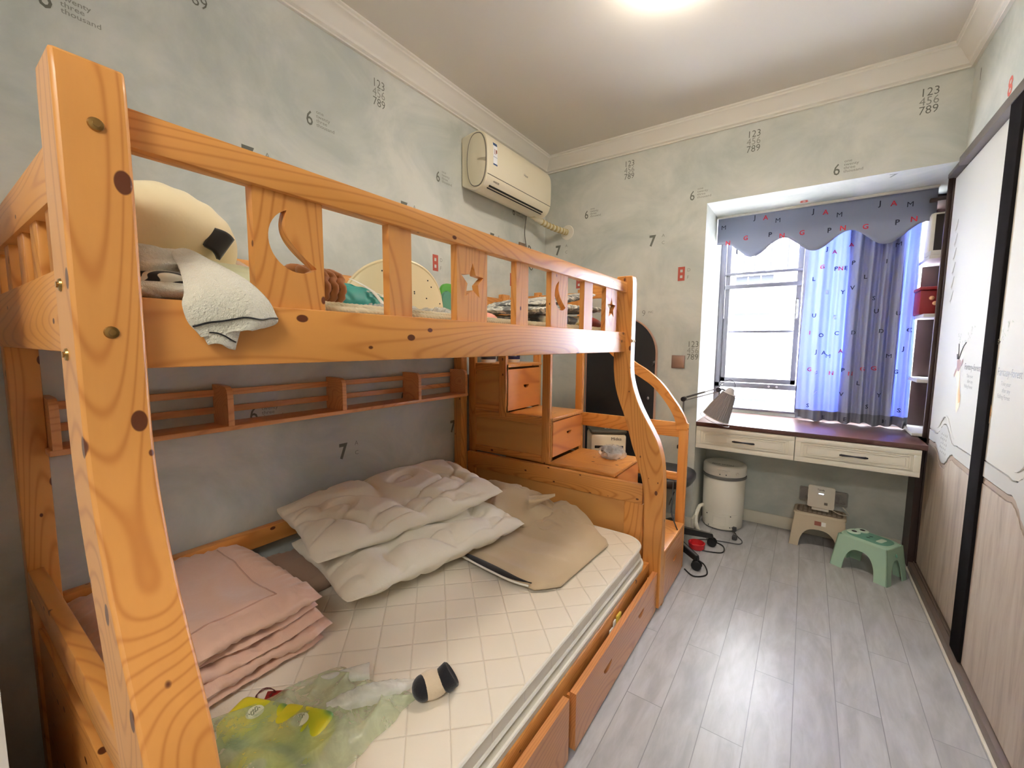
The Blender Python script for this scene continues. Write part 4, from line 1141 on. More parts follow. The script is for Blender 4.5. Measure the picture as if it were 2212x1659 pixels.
def lab(y0, y1, z0, z1, mi, e=0.0008):
    k = max(1, int((z1-z0)/0.006))
    vs = [Vector((acface(lerp(z0, z1, i/k)) + e, y, lerp(z0, z1, i/k))) for i in range(k+1) for y in (y0, y1)]
    g.add(vs, [(2*i, 2*i+1, 2*i+3, 2*i+2) for i in range(k)], mi)
lab(2.082, 2.122, 2.335, 2.462, 0); lab(2.082, 2.122, 2.446, 2.462, 1, 0.0012); lab(2.082, 2.122, 2.335, 2.343, 1, 0.0012); lab(2.083, 2.121, 2.380, 2.382, 1, 0.0012)
lab(2.106, 2.118, 2.405, 2.425, 2, 0.0014)
g.text('1.', 0.040, lambda a, b: Vector((acface(2.41) + 0.0014, 2.088 + a*0.7, 2.398 + b)), 2, bold=0.03)
g.text('Haier', 0.022, lambda a, b: Vector((acface(2.375) + 0.0012, 2.412 + a, 2.372 + b)), 3, bold=0.01)
g.text('INVERTER', 0.013, lambda a, b: Vector((acface(2.243 + b) + 0.0012, 2.10 + a, 2.241 + b)), 3, bold=0.02)
ac.part('energy_label', g, [mat('label paper', (246, 248, 250), 0.5), mat('label blue', (44, 78, 128), 0.5), mat('label red brown', (150, 80, 50), 0.5), M_ACG])

M_PIPEW = mat('cream wrapped pipe', (214, 206, 176), 0.6)
pp = Thing('refrigerant_pipe', 'cream wrapped pipe running from the air conditioner into a wall hole', 'pipe', (-1.66, 2.9, 2.17))
path = interp([(-1.70, 2.68, 2.205), (-1.69, 2.80, 2.185), (-1.66, 2.90, 2.165), (-1.62, 2.98, 2.150), (-1.598, 3.035, 2.145)], 60)
g = G(); g.tube(path, [0.021 + 0.0022*math.sin(i*1.05) for i in range(60)], 12); pp.part('wrapping', g, M_PIPEW, smooth=60)
g = G()
for k in range(9):
    i = 14 + k*5; p = path[i]; q = path[min(59, i+2)]
    g.tube([p, q], 0.0236, 12)
pp.part('tape_band', g, mat('tan tape', (186, 166, 112), 0.6))
g = G(); g.lathe([(0.030, -0.004), (0.052, -0.006), (0.056, -0.001), (0.030, -0.0005)], (-1.598, YF, 2.145), axis='y', n=32)
g.v = [v for v in g.v]
single('pipe_rosette', 'round white cover ring where the pipe enters the far wall', 'cover ring', g, M_PLASTIC_W, (-1.598, YF, 2.145))
g = G(); pts = interp([(-1.735, 2.66, 2.20), (-1.775, 2.70, 2.10), (-1.785, 2.735, 2.02), (-1.785, 2.745, 1.97), (-1.783, 2.75, 1.90), (-1.775, 2.80, 1.84), (-1.78, 2.83, 1.90), (-1.78, 2.80, 1.99), (-1.78, 2.765, 2.015), (-1.78, 2.775, 1.95)], 70)
g.tube(pts, 0.0032, 6)
cordt = Thing('power_cord', 'grey power cord hanging in a loop under the air conditioner', 'cord', (-1.78, 2.74, 1.9))
cordt.part('cable', g, M_GREYCORD)
g = G(); g.box(-1.790, -1.765, 2.755, 2.785, 1.955, 1.99, 0.004); cordt.part('plug', g, M_DARKGREY)
ob = Thing('wall_socket', 'bronze square wall socket under the air conditioner', 'socket', (-1.798, 2.69, 1.985))
ob.part('plate', G().box(-1.799, -1.789, 2.655, 2.735, 1.945, 2.025, 0.003), mat('bronze switch plate', (150, 128, 110), 0.35, 0.4))
ob.part('face', G().box(-1.789, -1.787, 2.662, 2.728, 1.952, 2.018, 0.002), mat('bronze switch face', (166, 142, 124), 0.3, 0.4))

# ------------------------------------------------------------------ ceiling lamp
M_LAMP = D.materials.new('glowing lamp diffuser'); M_LAMP.use_nodes = True
em = M_LAMP.node_tree.nodes['Principled BSDF']; em.inputs['Emission Color'].default_value = (1.0, 0.89, 0.74, 1); em.inputs['Emission Strength'].default_value = 34.0
cl = Thing('ceiling_lamp', 'round glowing ceiling lamp at the top edge of the photo', 'ceiling lamp', (-0.50, 1.775, ZC))
g = G(); g.lathe([(0.127, 0), (0.132, -0.012), (0.122, -0.018)], (-0.50, 1.775, ZC - 0.001), n=48); cl.part('base_ring', g, M_WHITE)
g = G(); g.lathe([(0.120, -0.018)] + [(0.120*math.cos(a), -0.018 - 0.052*math.sin(a)) for a in [math.radians(7.5*i) for i in range(1, 12)]] + [(0.002, -0.070)], (-0.50, 1.775, ZC - 0.001), n=48)
cl.part('diffuser', g, M_LAMP, smooth=60)

# ------------------------------------------------------------------ switch and sockets on the far wall
sw = Thing('light_switch', 'rose bronze light switch on the far wall left of the window', 'switch', (-0.722, YF, 1.16))
sw.part('plate', G().box(-0.767, -0.680, YF - 0.010, YF - 0.001, 1.118, 1.207, 0.003), mat('rose bronze plate', (150, 124, 112), 0.35, 0.3))
sw.part('rocker', G().box(-0.759, -0.688, YF - 0.013, YF - 0.010, 1.126, 1.199, 0.002), mat('rose bronze rocker', (162, 134, 120), 0.3, 0.3))
so = Thing('wall_socket', 'grey wall socket low on the far wall behind the stair newel', 'socket', (-0.74, YF, 0.33))
so.part('plate', G().box(-0.785, -0.700, YF - 0.009, YF - 0.001, 0.29, 0.375, 0.003), mat('grey socket plate', (136, 128, 122), 0.4, 0.3))
g = G()
for a, b in ((-0.75, 0.335), (-0.735, 0.335), (-0.7425, 0.320), (-0.75, 0.35), (-0.735, 0.35)): g.box(a - 0.002, a + 0.002, YF - 0.0098, YF - 0.009, b - 0.004, b + 0.004)
so.part('socket_slots', g, M_BLACK)
M_CLEAR = plastic('smoky clear cover', (180, 172, 166), 0.45, 0.15)
so = Thing('wall_socket', 'twin wall socket under transparent splash covers behind the router', 'socket', (0.14, YB, 0.28))
so.part('plate', G().box(0.02, 0.265, YB - 0.008, YB - 0.001, 0.243, 0.325, 0.003), mat('grey socket plate', (136, 128, 122), 0.4, 0.3))
so.part('splash_cover', G().box(0.014, 0.105, YB - 0.045, YB - 0.009, 0.238, 0.330, 0.008), M_CLEAR)
so.part('splash_cover', G().box(0.180, 0.275, YB - 0.045, YB - 0.009, 0.238, 0.330, 0.008), M_CLEAR)
so.part('plug', G().box(0.060, 0.095, YB - 0.042, YB - 0.010, 0.265, 0.315, 0.004), M_PLASTIC_W)

# ------------------------------------------------------------------ arched mirror, its dark reflection painted as plain black
M_ROSE = mat('rose gold rim', (214, 178, 160), 0.35, 0.5); M_DARKG = mat('black painted reflection', (42, 42, 45), 0.55)
mb = Thing('arched_mirror', 'tall arched mirror with reflection painted black and thin rose rim behind the stairs', 'board', (-1.125, 3.0, 0.0))
def arch(cx, w, z1, inset=0.0, n=28):
    r = w/2 - inset; zc = z1 - w/2
    return [(cx - r, 0.002 + inset), (cx + r, 0.002 + inset)] + [(cx + r*math.cos(a), zc + r*math.sin(a)) for a in [PI*i/n for i in range(n+1)]]
g = G(); g.plate(arch(-1.125, 0.535, 1.478), [arch(-1.125, 0.535, 1.478, 0.008)], lambda a, b, t: Vector((a, t, b)), 2.988, 3.018); mb.part('rim', g, M_ROSE)
g = G(); g.plate(arch(-1.125, 0.535, 1.478, 0.009), [], lambda a, b, t: Vector((a, t, b)), 2.994, 3.014); mb.part('panel', g, M_DARKG)
g = G(); g.tube([(-0.885, 2.985, 1.13), (-0.872, 2.975, 1.155), (-0.868, 2.985, 1.165)], [0.004, 0.008, 0.004], 8); g.ellipsoid((-0.905, 2.985, 0.90), (0.008, 0.006, 0.012), None, 12, 8); mb.part('hinge', g, M_METAL)

# ------------------------------------------------------------------ air cooler behind the stairs
co = Thing('air_cooler', 'cream tower air cooler with grey top behind the pine stairs', 'air cooler', (-1.085, 2.68, 0.0))
CM = RM((-1.085, 2.68, 0.0), 0, 0, 32)
def inM(g): g.v = [CM @ v for v in g.v]; return g
co.part('body', inM(G().box(-0.115, 0.115, -0.105, 0.105, 0.0, 0.692, 0.018)), M_CREAM)
co.part('top', inM(G().box(-0.116, 0.116, -0.106, 0.106, 0.693, 0.722, 0.012)), mat('olive grey top', (78, 78, 68), 0.4))
g = G()
for z in (0.610, 0.575, 0.540): g.box(-0.090, 0.095, -0.1065, -0.104, z - 0.010, z + 0.008, 0.0)
co.part('outlet_slot', inM(g), M_BLACK)
g = G(); g.text('Midea', 0.028, lambda a, b: Vector((0.015 + a, -0.1062, 0.655 + b)), 0, bold=0.0); co.part('logo', inM(g), M_DARKGREY)
g = G()
for k in range(4): g.box(-0.02 + k*0.022, -0.008 + k*0.022, -0.06, -0.045, 0.7222, 0.7228)
co.part('button', inM(g), M_PLASTIC_W)

# bowl in a plastic bag on the stair tread
bw = Thing('wrapped_bowl', 'small bowl wrapped in crinkled clear plastic on the wide stair tread', 'bowl', (-0.905, 2.325, 0.615))
g = G(); g.lathe([(0.030, 0.002), (0.052, 0.016), (0.060, 0.040), (0.057, 0.041), (0.048, 0.018), (0.0, 0.008)], (-0.905, 2.325, 0.616), n=32); bw.part('bowl', g, mat('silver grey bowl', (190, 188, 184), 0.25))
g = G(); g.lathe([(0.060, 0.041), (0.061, 0.046), (0.050, 0.049)], (-0.905, 2.325, 0.616), n=32); bw.part('rim', g, mat('dark rim', (60, 52, 50), 0.4))
g = G()
def wrap(q):
    s = 1 + 0.22*(ridged((q.x, q.y, q.z), 26, 3.0) - 0.5)
    return Vector((q.x*s, q.y*s, max(-0.034, q.z*s)))
g.ellipsoid((-0.898, 2.325, 0.651), (0.078, 0.066, 0.042), None, 60, 36, f=wrap)
bw.part('plastic_wrap', g, plastic('clear crinkled film', (244, 244, 246), 0.34, 0.08), smooth=70)

# paint buckets on the top tread
for i, (x, y, r) in enumerate(((-1.585, 2.30, 0.040), (-1.690, 2.16, 0.050))):
    bk = Thing('paint_tub', ('white tub with navy blue label on the top stair tread, nearer the window' if i == 0 else 'squat dark label tub on the top stair tread, nearer the wall shelf'), 'tub', (x, y, 1.156), 'tubs on the top stair tread')
    g = G(); g.lathe([(r*0.93, 0), (r*0.95, 0.002), (r, 0.10), (r*1.04, 0.10), (r*1.04, 0.112), (r*0.9, 0.114)], (x, y, 1.156), n=32); bk.part('body', g, M_PLASTIC_W)
    g = G(); g.lathe([(r*0.965, 0.020), (r*1.012, 0.088)], (x, y, 1.156), n=32); g.f = g.f[:-2]; g.m = g.m[:-2]
    bk.part('label_band', g, mat('navy label', (40, 44, 92) if i == 0 else (50, 44, 48), 0.4) if i == 0 else mat('dark label', (50, 44, 48), 0.4))
    if i == 0:
        g = G()
        for r0, s in ((0.060, 'AT'), (0.040, 'COLOUR')):
            g.text(s, 0.020 if r0 > .05 else 0.012, lambda a, b, r0=r0: Vector((x + math.sin(-0.25 + a/r)*(r*1.022), y - math.cos(-0.25 + a/r)*(r*1.022), 1.156 + r0 + b)), 0, bold=0.02)
        bk.part('print', g, M_WHITE)

# ------------------------------------------------------------------ clamp lamp with pleated shade
la = Thing('desk_lamp', 'swing-arm desk lamp with pleated grey shade by the window', 'lamp', (-0.665, 3.0, 0.0))
J0, J1, J2 = Vector((-0.665, 2.985, 0.925)), Vector((-0.452, 2.985, 1.003)), Vector((-0.405, 2.985, 0.995))
B0 = Vector((-0.66, 2.972, 0.60))
M_LM = mat('grey lamp arm', (138, 136, 136), 0.35, 0.7)
for dy in (-0.010, 0.010):
    for dz in (0.0, -0.022):
        g = G(); o = Vector((0, dy, dz)); g.tube([J0 + o, J1 + o], 0.0028, 6); la.part('arm', g, M_LM)
    g = G(); o = Vector((0, dy, 0)); g.tube([J0 + o, B0 + o], 0.003, 6); la.part('arm', g, M_LM)
g = G(); g.tube([J0 + Vector((0.02, -0.004, 0.006)), J0.lerp(J1, 0.62) + Vector((0, -0.004, 0.0))], 0.0055, 8); la.part('spring', g, M_HANDLE)
for J, r in ((J0, 0.016), (J1, 0.016)):
    g = G(); g.lathe([(r*0.4, -0.020), (r, -0.018), (r, 0.018), (r*0.4, 0.020)], J + Vector((0, 0, -0.010)), axis='y', n=20); la.part('joint', g, M_HANDLE)
g = G(); g.box(-0.69, -0.63, 2.96, 3.025, 0.575, 0.60, 0.004); g.tube([B0, B0 + Vector((0, 0, -0.6))], 0.008, 8); g.lathe([(0.06, 0.0), (0.06, 0.012), (0.01, 0.02)], (-0.66, 2.972, 0.0), n=24); la.part('stand', g, M_HANDLE)
g = G(); g.tube([J1, J1.lerp(J2, 0.6) + Vector((0, 0, -0.004)), J2 + Vector((0.012, 0, -0.018))], 0.006, 8); la.part('knuckle', g, M_HANDLE)
g = G(); g.tube(interp([J1 + Vector((-0.004, 0, 0.01)), (-0.425, 2.985, 1.045), (-0.385, 2.985, 1.060), (-0.360, 2.985, 1.03), (-0.372, 2.985, 0.975)], 30), 0.0022, 6); la.part('cable', g, M_HANDLE)
AX0, AX1 = Vector((-0.392, 2.985, 0.975)), Vector((-0.462, 2.985, 0.812))
ax = (AX1 - AX0).normalized(); e1 = Vector((0, 1, 0)); e2 = ax.cross(e1)
def shade(u, v, pl=1.0):
    n = 34; r = lerp(0.037, 0.080, v**0.9) + 0.0022*math.sin(u*2*PI*n)*pl; a = 2*PI*u
    return AX0.lerp(AX1, v) + (e1*math.cos(a) + e2*math.sin(a))*r
M_SHADE = cloth('grey pleated fabric', (142, 136, 138), 0.8, 0.2)
g = G(); g.grid(shade, 272, 10, closed_u=True); la.part('shade', g, M_SHADE, smooth=80)
g = G(); g.tube([AX0.lerp(AX1, 1.0) + (e1*math.cos(a) + e2*math.sin(a))*0.082 for a in [2*PI*i/40 for i in range(40)]], 0.0022, 6, closed=True); la.part('shade_trim', g, cloth('pale lamp trim', (206, 202, 198), 0.7)); g = G()
g.tube([AX0 + (e1*math.cos(a) + e2*math.sin(a))*0.039 for a in [2*PI*i/30 for i in range(30)]], 0.0022, 6, closed=True); la.part('shade_top_trim', g, cloth('pale lamp trim', (206, 202, 198), 0.7))
g = G(); g.lathe([(0.010, -0.035), (0.020, -0.028), (0.030, -0.004), (0.034, 0.0)], (0, 0, 0), n=24)
RMx = Matrix((e1, e2, ax)).transposed()
g.v = [AX0 + RMx @ v for v in g.v]; la.part('socket_cap', g, mat('pale grey cap', (176, 170, 168), 0.5))
g = G(); g.tube([AX0.lerp(AX1, 1.10) + (e1*math.cos(a) + e2*math.sin(a))*0.094 for a in [2*PI*i/40 for i in range(40)]], 0.0012, 5, closed=True)
for a in (0.3, 2.4, 4.4): g.tube([AX0 + (e1*math.cos(a) + e2*math.sin(a))*0.040, AX0.lerp(AX1, 1.10) + (e1*math.cos(a) + e2*math.sin(a))*0.094], 0.0010, 5)
la.part('wire_guard', g, M_LM)

# ------------------------------------------------------------------ white bin like appliance
wm = Thing('mini_washer', 'white cylindrical mini washer with lid under the desk', 'washer', (-0.430, 3.27, 0.0))
c = (-0.430, 3.27, 0.0)
g = G(); g.lathe([(0.118, 0.004), (0.128, 0.012), (0.131, 0.10), (0.134, 0.356), (0.130, 0.360)], c, n=64); wm.part('body', g, M_PLASTIC_W, smooth=50)
g = G(); g.lathe([(0.137, 0.358), (0.1405, 0.362), (0.1405, 0.374), (0.137, 0.378)], c, n=64); wm.part('grey_ring', g, mat('grey rubber ring', (112, 110, 106), 0.5))
g = G(); g.lathe([(0.134, 0.379), (0.138, 0.384), (0.138, 0.440), (0.131, 0.450), (0.118, 0.452), (0.112, 0.446), (0.0, 0.446)], c, n=64)
lid = wm.part('lid', g, M_PLASTIC_W, smooth=50)
def cylp(ang, r, z): a = math.radians(ang); return Vector((c[0] + r*math.cos(a), c[1] + r*math.sin(a), z))
def bent(g, a0, a1, z0, z1, r0, r1, n=12, mi=0):
    vs = []
    for i in range(n+1):
        a = lerp(a0, a1, i/n)
        vs += [cylp(a, r0, z0), cylp(a, r1, z0), cylp(a, r1, z1), cylp(a, r0, z1)]
    fs = [(0, 1, 2, 3), (4*n+3, 4*n+2, 4*n+1, 4*n)]
    for i in range(n):
        o = 4*i
        for j in range(4): fs.append((o+j, o+4+j, o+4+(j+1) % 4, o+(j+1) % 4))
    g.add(vs, fs, mi)
g = G(); bent(g, -100, -70, 0.424, 0.430, 0.137, 0.152); bent(g, -98, -96, 0.40, 0.426, 0.137, 0.141); bent(g, -74, -72, 0.40, 0.426, 0.137, 0.141); wm.part('handle', g, M_PLASTIC_W, parent=lid)
g = G(); q = cylp(-48, 0.139, 0.408); g.ellipsoid(q, (0.010, 0.010, 0.010), None, 16, 10); wm.part('knob', g, M_PLASTIC_W, parent=lid)
g = G(); bent(g, -135, -40, 0.012, 0.118, 0.129, 0.134, 24)
for z in (0.035, 0.098): bent(g, -108, -72, z, z + 0.004, 0.134, 0.1365)
for a in (-108, -72.5): bent(g, a, a + 1.5, 0.035, 0.102, 0.134, 0.1365)
wm.part('base_cover', g, M_PLASTIC_W)
g = G()
for a, z in ((-128, 0.10), (-60, 0.108), (-60, 0.03), (-120, 0.022), (-94, 0.418 - 0.02), (-78, 0.398)): q = cylp(a, 0.1345 if z < 0.3 else 0.1385, z); g.ellipsoid(q, (0.004, 0.004, 0.004), None, 10, 6)
wm.part('screw', g, M_DARKGREY)
g = G(); g.text('MINI WASH', 0.026, lambda a, b: Vector((c[0] - 0.075 + a, c[1] - 0.055 + b, 0.4466)), 0, bold=0.02); wm.part('print', g, M_DARKGREY, parent=lid)
g = G(); g.tube(interp([(-0.548, 3.21, 0.135), (-0.565, 3.17, 0.13), (-0.575, 3.12, 0.075), (-0.560, 3.08, 0.02), (-0.515, 2.99, 0.013), (-0.44, 2.955, 0.012)], 50), [0.0125 + 0.0012*math.sin(i*2.2) for i in range(50)], 10)
single('drain_hose', 'white ribbed drain hose curling beside the cylindrical washer', 'hose', g, M_PLASTIC_W, (-0.54, 3.1, 0.0))
wc = Thing('washer_cord', 'dark grey mains lead with plug lying before the washer', 'cord', (-0.33, 3.05, 0.0))
g = G(); g.tube(interp([(-0.35, 3.155, 0.035), (-0.315, 3.10, 0.012), (-0.275, 3.04, 0.005), (-0.285, 2.985, 0.004), (-0.36, 2.965, 0.004), (-0.47, 2.93, 0.004), (-0.56, 2.86, 0.004)], 50), 0.0035, 6); wc.part('cable', g, M_DARKGREY)
g = G(); g.box(-0.335, -0.305, 3.03, 3.07, 0.001, 0.028, 0.006); g.box(-0.345, -0.320, 3.125, 3.15, 0.02, 0.05, 0.006); wc.part('plug', g, M_DARKGREY)

# ------------------------------------------------------------------ stools
def stool_shell(g, cx, cy_, rz, tw, td, bw_, bd, h, t, aw, ah, sw_, sh_):
    """four sloping sides with arched openings plus a rounded top; sizes are half widths"""
    Mz = RM((cx, cy_, 0), 0, 0, rz)
    def side(hw_t, hw_b, off_t, off_b, ow, oh, dirn):
        def P(p, q, tt):
            f = q/h; off = lerp(off_b, off_t, f) - tt
            lx = p*lerp(hw_b, hw_t, f)
            v = {0: Vector((lx, -off, q)), 1: Vector((lx, off, q)), 2: Vector((-off, lx, q)), 3: Vector((off, lx, q))}[dirn]
            return Mz @ v
        w = ow
        out = [(-1, 0), (-w, 0)] + [(-w*math.copysign(abs(math.cos(a))**0.75, math.cos(a)), oh*abs(math.sin(a))**0.75) for a in [PI*i/20 for i in range(1, 20)]] + [(w, 0), (1, 0), (1, h), (-1, h)]
        g.plate(out, [], P, 0.0, t)
    side(tw, bw_, td, bd, aw, ah, 0); side(tw, bw_, td, bd, aw, ah, 1)
    side(td, bd, tw, bw_, sw_, sh_, 2); side(td, bd, tw, bw_, sw_, sh_, 3)
    return Mz
def rslab(g, M_, x, y, z0, z1, r, e=0.006, mi=0):
    rings = [[M_ @ Vector((a, b, z)) for a, b in rrect(-x+i, x-i, -y+i, y-i, r)] for i, z in ((0, z0), (0, z1-e), (e*0.35, z1-e*0.3), (e, z1))]
    n = len(rings[0]); vs = [v for q in rings for v in q]; fs = []
    for k in range(len(rings)-1):
        for i in range(n): fs.append((k*n+i, k*n+(i+1) % n, (k+1)*n+(i+1) % n, (k+1)*n+i))
    fs += [tuple(range(n-1, -1, -1)), tuple(range((len(rings)-1)*n, len(rings)*n))]
    g.add(vs, fs, mi)
M_TAN = mat('taupe stool plastic', (196, 182, 158), 0.45)
ts = Thing('step_stool', 'taupe plastic step stool with the router standing on it', 'stool', (0.135, 3.27, 0.0), 'plastic stools under the desk')
g = G(); Mz = stool_shell(g, 0.128, 3.305, -2, 0.130, 0.088, 0.150, 0.112, 0.208, 0.004, 0.66, 0.125, 0.5, 0.10); rslab(g, Mz, 0.137, 0.090, 0.200, 0.215, 0.03)
ts.part('body', g, M_TAN, smooth=50)
g = G(); rslab(g, Mz, 0.120, 0.070, 0.2155, 0.2175, 0.03, 0.001); ts.part('grip_mat', g, mat('brown grip mat', (128, 112, 96), 0.7))
g = G()
for i in range(9):
    for j in range(5):
        q = Mz @ Vector((-0.10 + i*0.025, -0.050 + j*0.025, 0.2178)); g.box(q.x - 0.008, q.x + 0.008, q.y - 0.0028, q.y + 0.0028, 0.2172, 0.2186, 0.0005)
ts.part('grip_ridges', g, mat('pale grip ridge', (190, 178, 158), 0.6))
def onside(a, z): f = z/0.208; return Mz @ Vector((a, -lerp(0.112, 0.088, f) - 0.001, z))
g = G()
for (a0, a1, mi) in ((-0.022, 0.012, 0), (0.014, 0.036, 1)): g.add([onside(a0, 0.152), onside(a1, 0.152), onside(a1, 0.178), onside(a0, 0.178)], [(0, 1, 2, 3)], mi)
ts.part('sticker', g, [mat('sticker red brown', (150, 86, 72), 0.5), M_WHITE])

M_MINT = mat('mint green plastic', (170, 204, 182), 0.42); M_MINTD = mat('deep mint print', (112, 166, 146), 0.45)
fs_ = Thing('frog_stool', 'mint green plastic stool with a frog face top', 'stool', (0.355, 3.075, 0.0), 'plastic stools under the desk')
g = G(); Mf = stool_shell(g, 0.355, 3.055, -31, 0.118, 0.080, 0.140, 0.100, 0.192, 0.005, 0.56, 0.135, 0.56, 0.125); rslab(g, Mf, 0.120, 0.082, 0.184, 0.200, 0.05, 0.008)
fs_.part('body', g, M_MINT, smooth=50)
g = G(); rslab(g, Mf, 0.102, 0.064, 0.2004, 0.2022, 0.05, 0.001); fs_.part('top_print', g, M_MINTD)
for x, y in ((-0.075, -0.010), (-0.062, 0.048)):
    g = G(); q = Mf @ Vector((x, y, 0.200)); g.lathe([(0.032, 0.0), (0.032, 0.006), (0.026, 0.009), (0.0, 0.0095)], q, n=24); e = fs_.part('eye', g, mat('pale mint', (206, 228, 210), 0.4))
    g = G(); g.lathe([(0.013, 0.0095), (0.011, 0.0108), (0.0, 0.011)], q + Vector((0.002, -0.003, 0)), n=20); fs_.part('pupil', g, M_BLACK, parent=e)
g = G()
for a in (-0.012, 0.016): q = Mf @ Vector((0.0, -0.004 + a, 0.2028)); g.ellipsoid(q, (0.010, 0.005, 0.0012), None, 14, 6)
fs_.part('nose_print', g, mat('dark green print', (46, 70, 60), 0.5))
g = G(); rslab(g, Mf @ Matrix.Translation((0.055, 0.0, 0)), 0.014, 0.034, 0.2023, 0.2032, 0.01, 0.0004); fs_.part('mouth_print', g, mat('pale mint', (206, 228, 210), 0.4))
g = G(); q = Mf @ Vector((0.127, -0.0, 0.150)); g.ellipsoid(q, (0.004, 0.018, 0.009), None, 18, 8); fs_.part('side_badge', g, M_MINTD)

# router
ro = Thing('router', 'white square wireless router standing on the taupe stool', 'router', (0.130, 3.310, 0.219))
Mr = RM((0.130, 3.310, 0.219), -6, 0, -4)
def inr(g): g.v = [Mr @ v for v in g.v]; return g
g = G(); g.plate(rrect(-0.070, 0.070, 0.018, 0.158, 0.012, 6), [], lambda a, b, t: Vector((a, t, b)), -0.010, 0.010); ro.part('body', inr(g), M_PLASTIC_W, smooth=40)
ro.part('foot', inr(G().box(-0.045, 0.045, -0.026, 0.020, 0.003, 0.017, 0.003)), M_PLASTIC_W)
g = G()
for a in (-0.012, 0.001): g.box(a, a + 0.010, -0.0108, -0.010, 0.108, 0.112)
E2 = D.materials.new('blue white indicator'); E2.use_nodes = True; e2b = E2.node_tree.nodes['Principled BSDF']; e2b.inputs['Emission Color'].default_value = (0.7, 0.8, 1, 1); e2b.inputs['Emission Strength'].default_value = 6
ro.part('indicator', inr(g), E2)
g = G(); g.text('Tenda', 0.015, lambda a, b: Vector((-0.022 + a, -0.0108, 0.130 + b)), 0, bold=0.02); g.box(0.018, 0.036, -0.0107, -0.010, 0.042, 0.058); ro.part('print', inr(g), M_ACG)
g = G(); g.tube(interp([(0.19, 3.30, 0.240), (0.225, 3.28, 0.229), (0.262, 3.30, 0.2215), (0.28, 3.36, 0.21), (0.25, 3.402, 0.24)], 30), 0.0022, 6); ro.part('cable', g, M_PLASTIC_W)

# ------------------------------------------------------------------ office chair behind the stairs
oc = Thing('office_chair', 'black office chair whose wheeled base pokes out behind the stairs', 'chair', (-0.70, 2.76, 0.0))
hub = Vector((-0.725, 2.74, 0.0))
for k, (tx, ty) in enumerate(((-0.425, 2.86), (-0.445, 2.50), (-0.86, 2.52), (-0.97, 2.80), (-0.70, 2.965))):
    tip = Vector((tx, ty, 0.075)); dd = (tip - Vector((hub.x, hub.y, 0.075)))
    n_ = Vector((-dd.y, dd.x, 0)).normalized()
    a = Vector((hub.x, hub.y, 0.115)); b = tip
    vs = []
    for p, w, hh in ((a, 0.028, 0.030), (a.lerp(b, 0.6), 0.024, 0.024), (b, 0.018, 0.018)):
        vs += [p - n_*w + Vector((0, 0, -hh)), p + n_*w + Vector((0, 0, -hh)), p + n_*w*0.7 + Vector((0, 0, hh*0.4)), p - n_*w*0.7 + Vector((0, 0, hh*0.4))]
    fs = [(0, 1, 2, 3), (11, 10, 9, 8)]
    for i in range(2):
        for j in range(4): fs.append((4*i+j, 4*i+4+j, 4*i+4+(j+1) % 4, 4*i+(j+1) % 4))
    g = G(); g.add(vs, fs); leg = oc.part('leg', g, M_BLACK, smooth=30)
    if k < 2:
        g = G(); g.add([v + Vector((0, 0, 0.0015)) for v in (vs[3] + n_*0.008, vs[2] - n_*0.008, vs[10] - n_*0.006, vs[11] + n_*0.006)], [(0, 1, 2, 3)]); oc.part('trim_strip', g, M_METAL, parent=leg)
    g = G()
    for s in (-0.014, 0.014): g.lathe([(0.008, -0.007), (0.026, -0.006), (0.028, 0), (0.026, 0.006), (0.008, 0.007)], (tx, ty + s, 0.028), axis='y', n=20)
    g.tube([(tx, ty, 0.070), (tx, ty, 0.030)], 0.006, 8)
    oc.part('caster', g, M_BLACK, parent=leg)
g = G(); g.tube([hub + Vector((0, 0, 0.09)), hub + Vector((0, 0, 0.40))], 0.024, 16); oc.part('gas_lift', g, M_BLACK)
g = G(); g.ellipsoid(hub + Vector((-0.02, 0.01, 0.445)), (0.215, 0.205, 0.045), None, 40, 16, p=0.6); oc.part('seat', g, M_BLACK, smooth=60)
rs = single('red_basin', 'small red plastic item on the floor under the office chair', 'basin', G().lathe([(0.030, 0.001), (0.045, 0.004), (0.050, 0.038), (0.044, 0.040), (0.038, 0.008)], (-0.50, 2.775, 0.0), n=28), mat('red plastic', (200, 40, 44), 0.4), (-0.50, 2.775, 0))
fl = Thing('floor_cable', 'black cable looping over the floor under the chair wheels', 'cable', (-0.5, 2.6, 0.0))
g = G(); g.tube(interp([(-0.50, 2.46, 0.004), (-0.44, 2.41, 0.004), (-0.385, 2.47, 0.004), (-0.42, 2.58, 0.004), (-0.50, 2.64, 0.004), (-0.54, 2.74, 0.004), (-0.43, 2.76, 0.004), (-0.355, 2.80, 0.004), (-0.37, 2.90, 0.004), (-0.47, 2.94, 0.004)], 80), 0.004, 6); fl.part('cord', g, M_BLACK)
g = G(); g.tube(interp([(-0.585, 2.47, 0.50), (-0.575, 2.42, 0.40), (-0.565, 2.38, 0.34), (-0.535, 2.36, 0.285), (-0.520, 2.33, 0.281)], 30), 0.0035, 6)
g.tube(interp([(-0.60, 2.46, 0.36), (-0.585, 2.43, 0.40), (-0.57, 2.44, 0.45)], 10), 0.003, 6)
single('hanging_lead', 'thin black lead hanging over the lowest stair tread', 'cable', g, M_BLACK, (-0.57, 2.42, 0.28))

# yellow toy corner sticking out of the bed drawer
dt = Thing('drawer_papers', 'yellow toy corner and papers sticking out above the bed drawer', 'toy', (-0.55, 1.53, 0.15))
g = G(); g.box(-0.556, -0.548, 1.53, 1.57, 0.12, 0.212, 0.002); dt.part('card', g, mat('yellow toy plastic', (220, 196, 80), 0.5))
g = G(); g.box(-0.557, -0.551, 1.50, 1.522, 0.12, 0.205, 0.002); g.box(-0.556, -0.550, 1.46, 1.49, 0.10, 0.190, 0.002); dt.part('paper', g, M_PIPE)
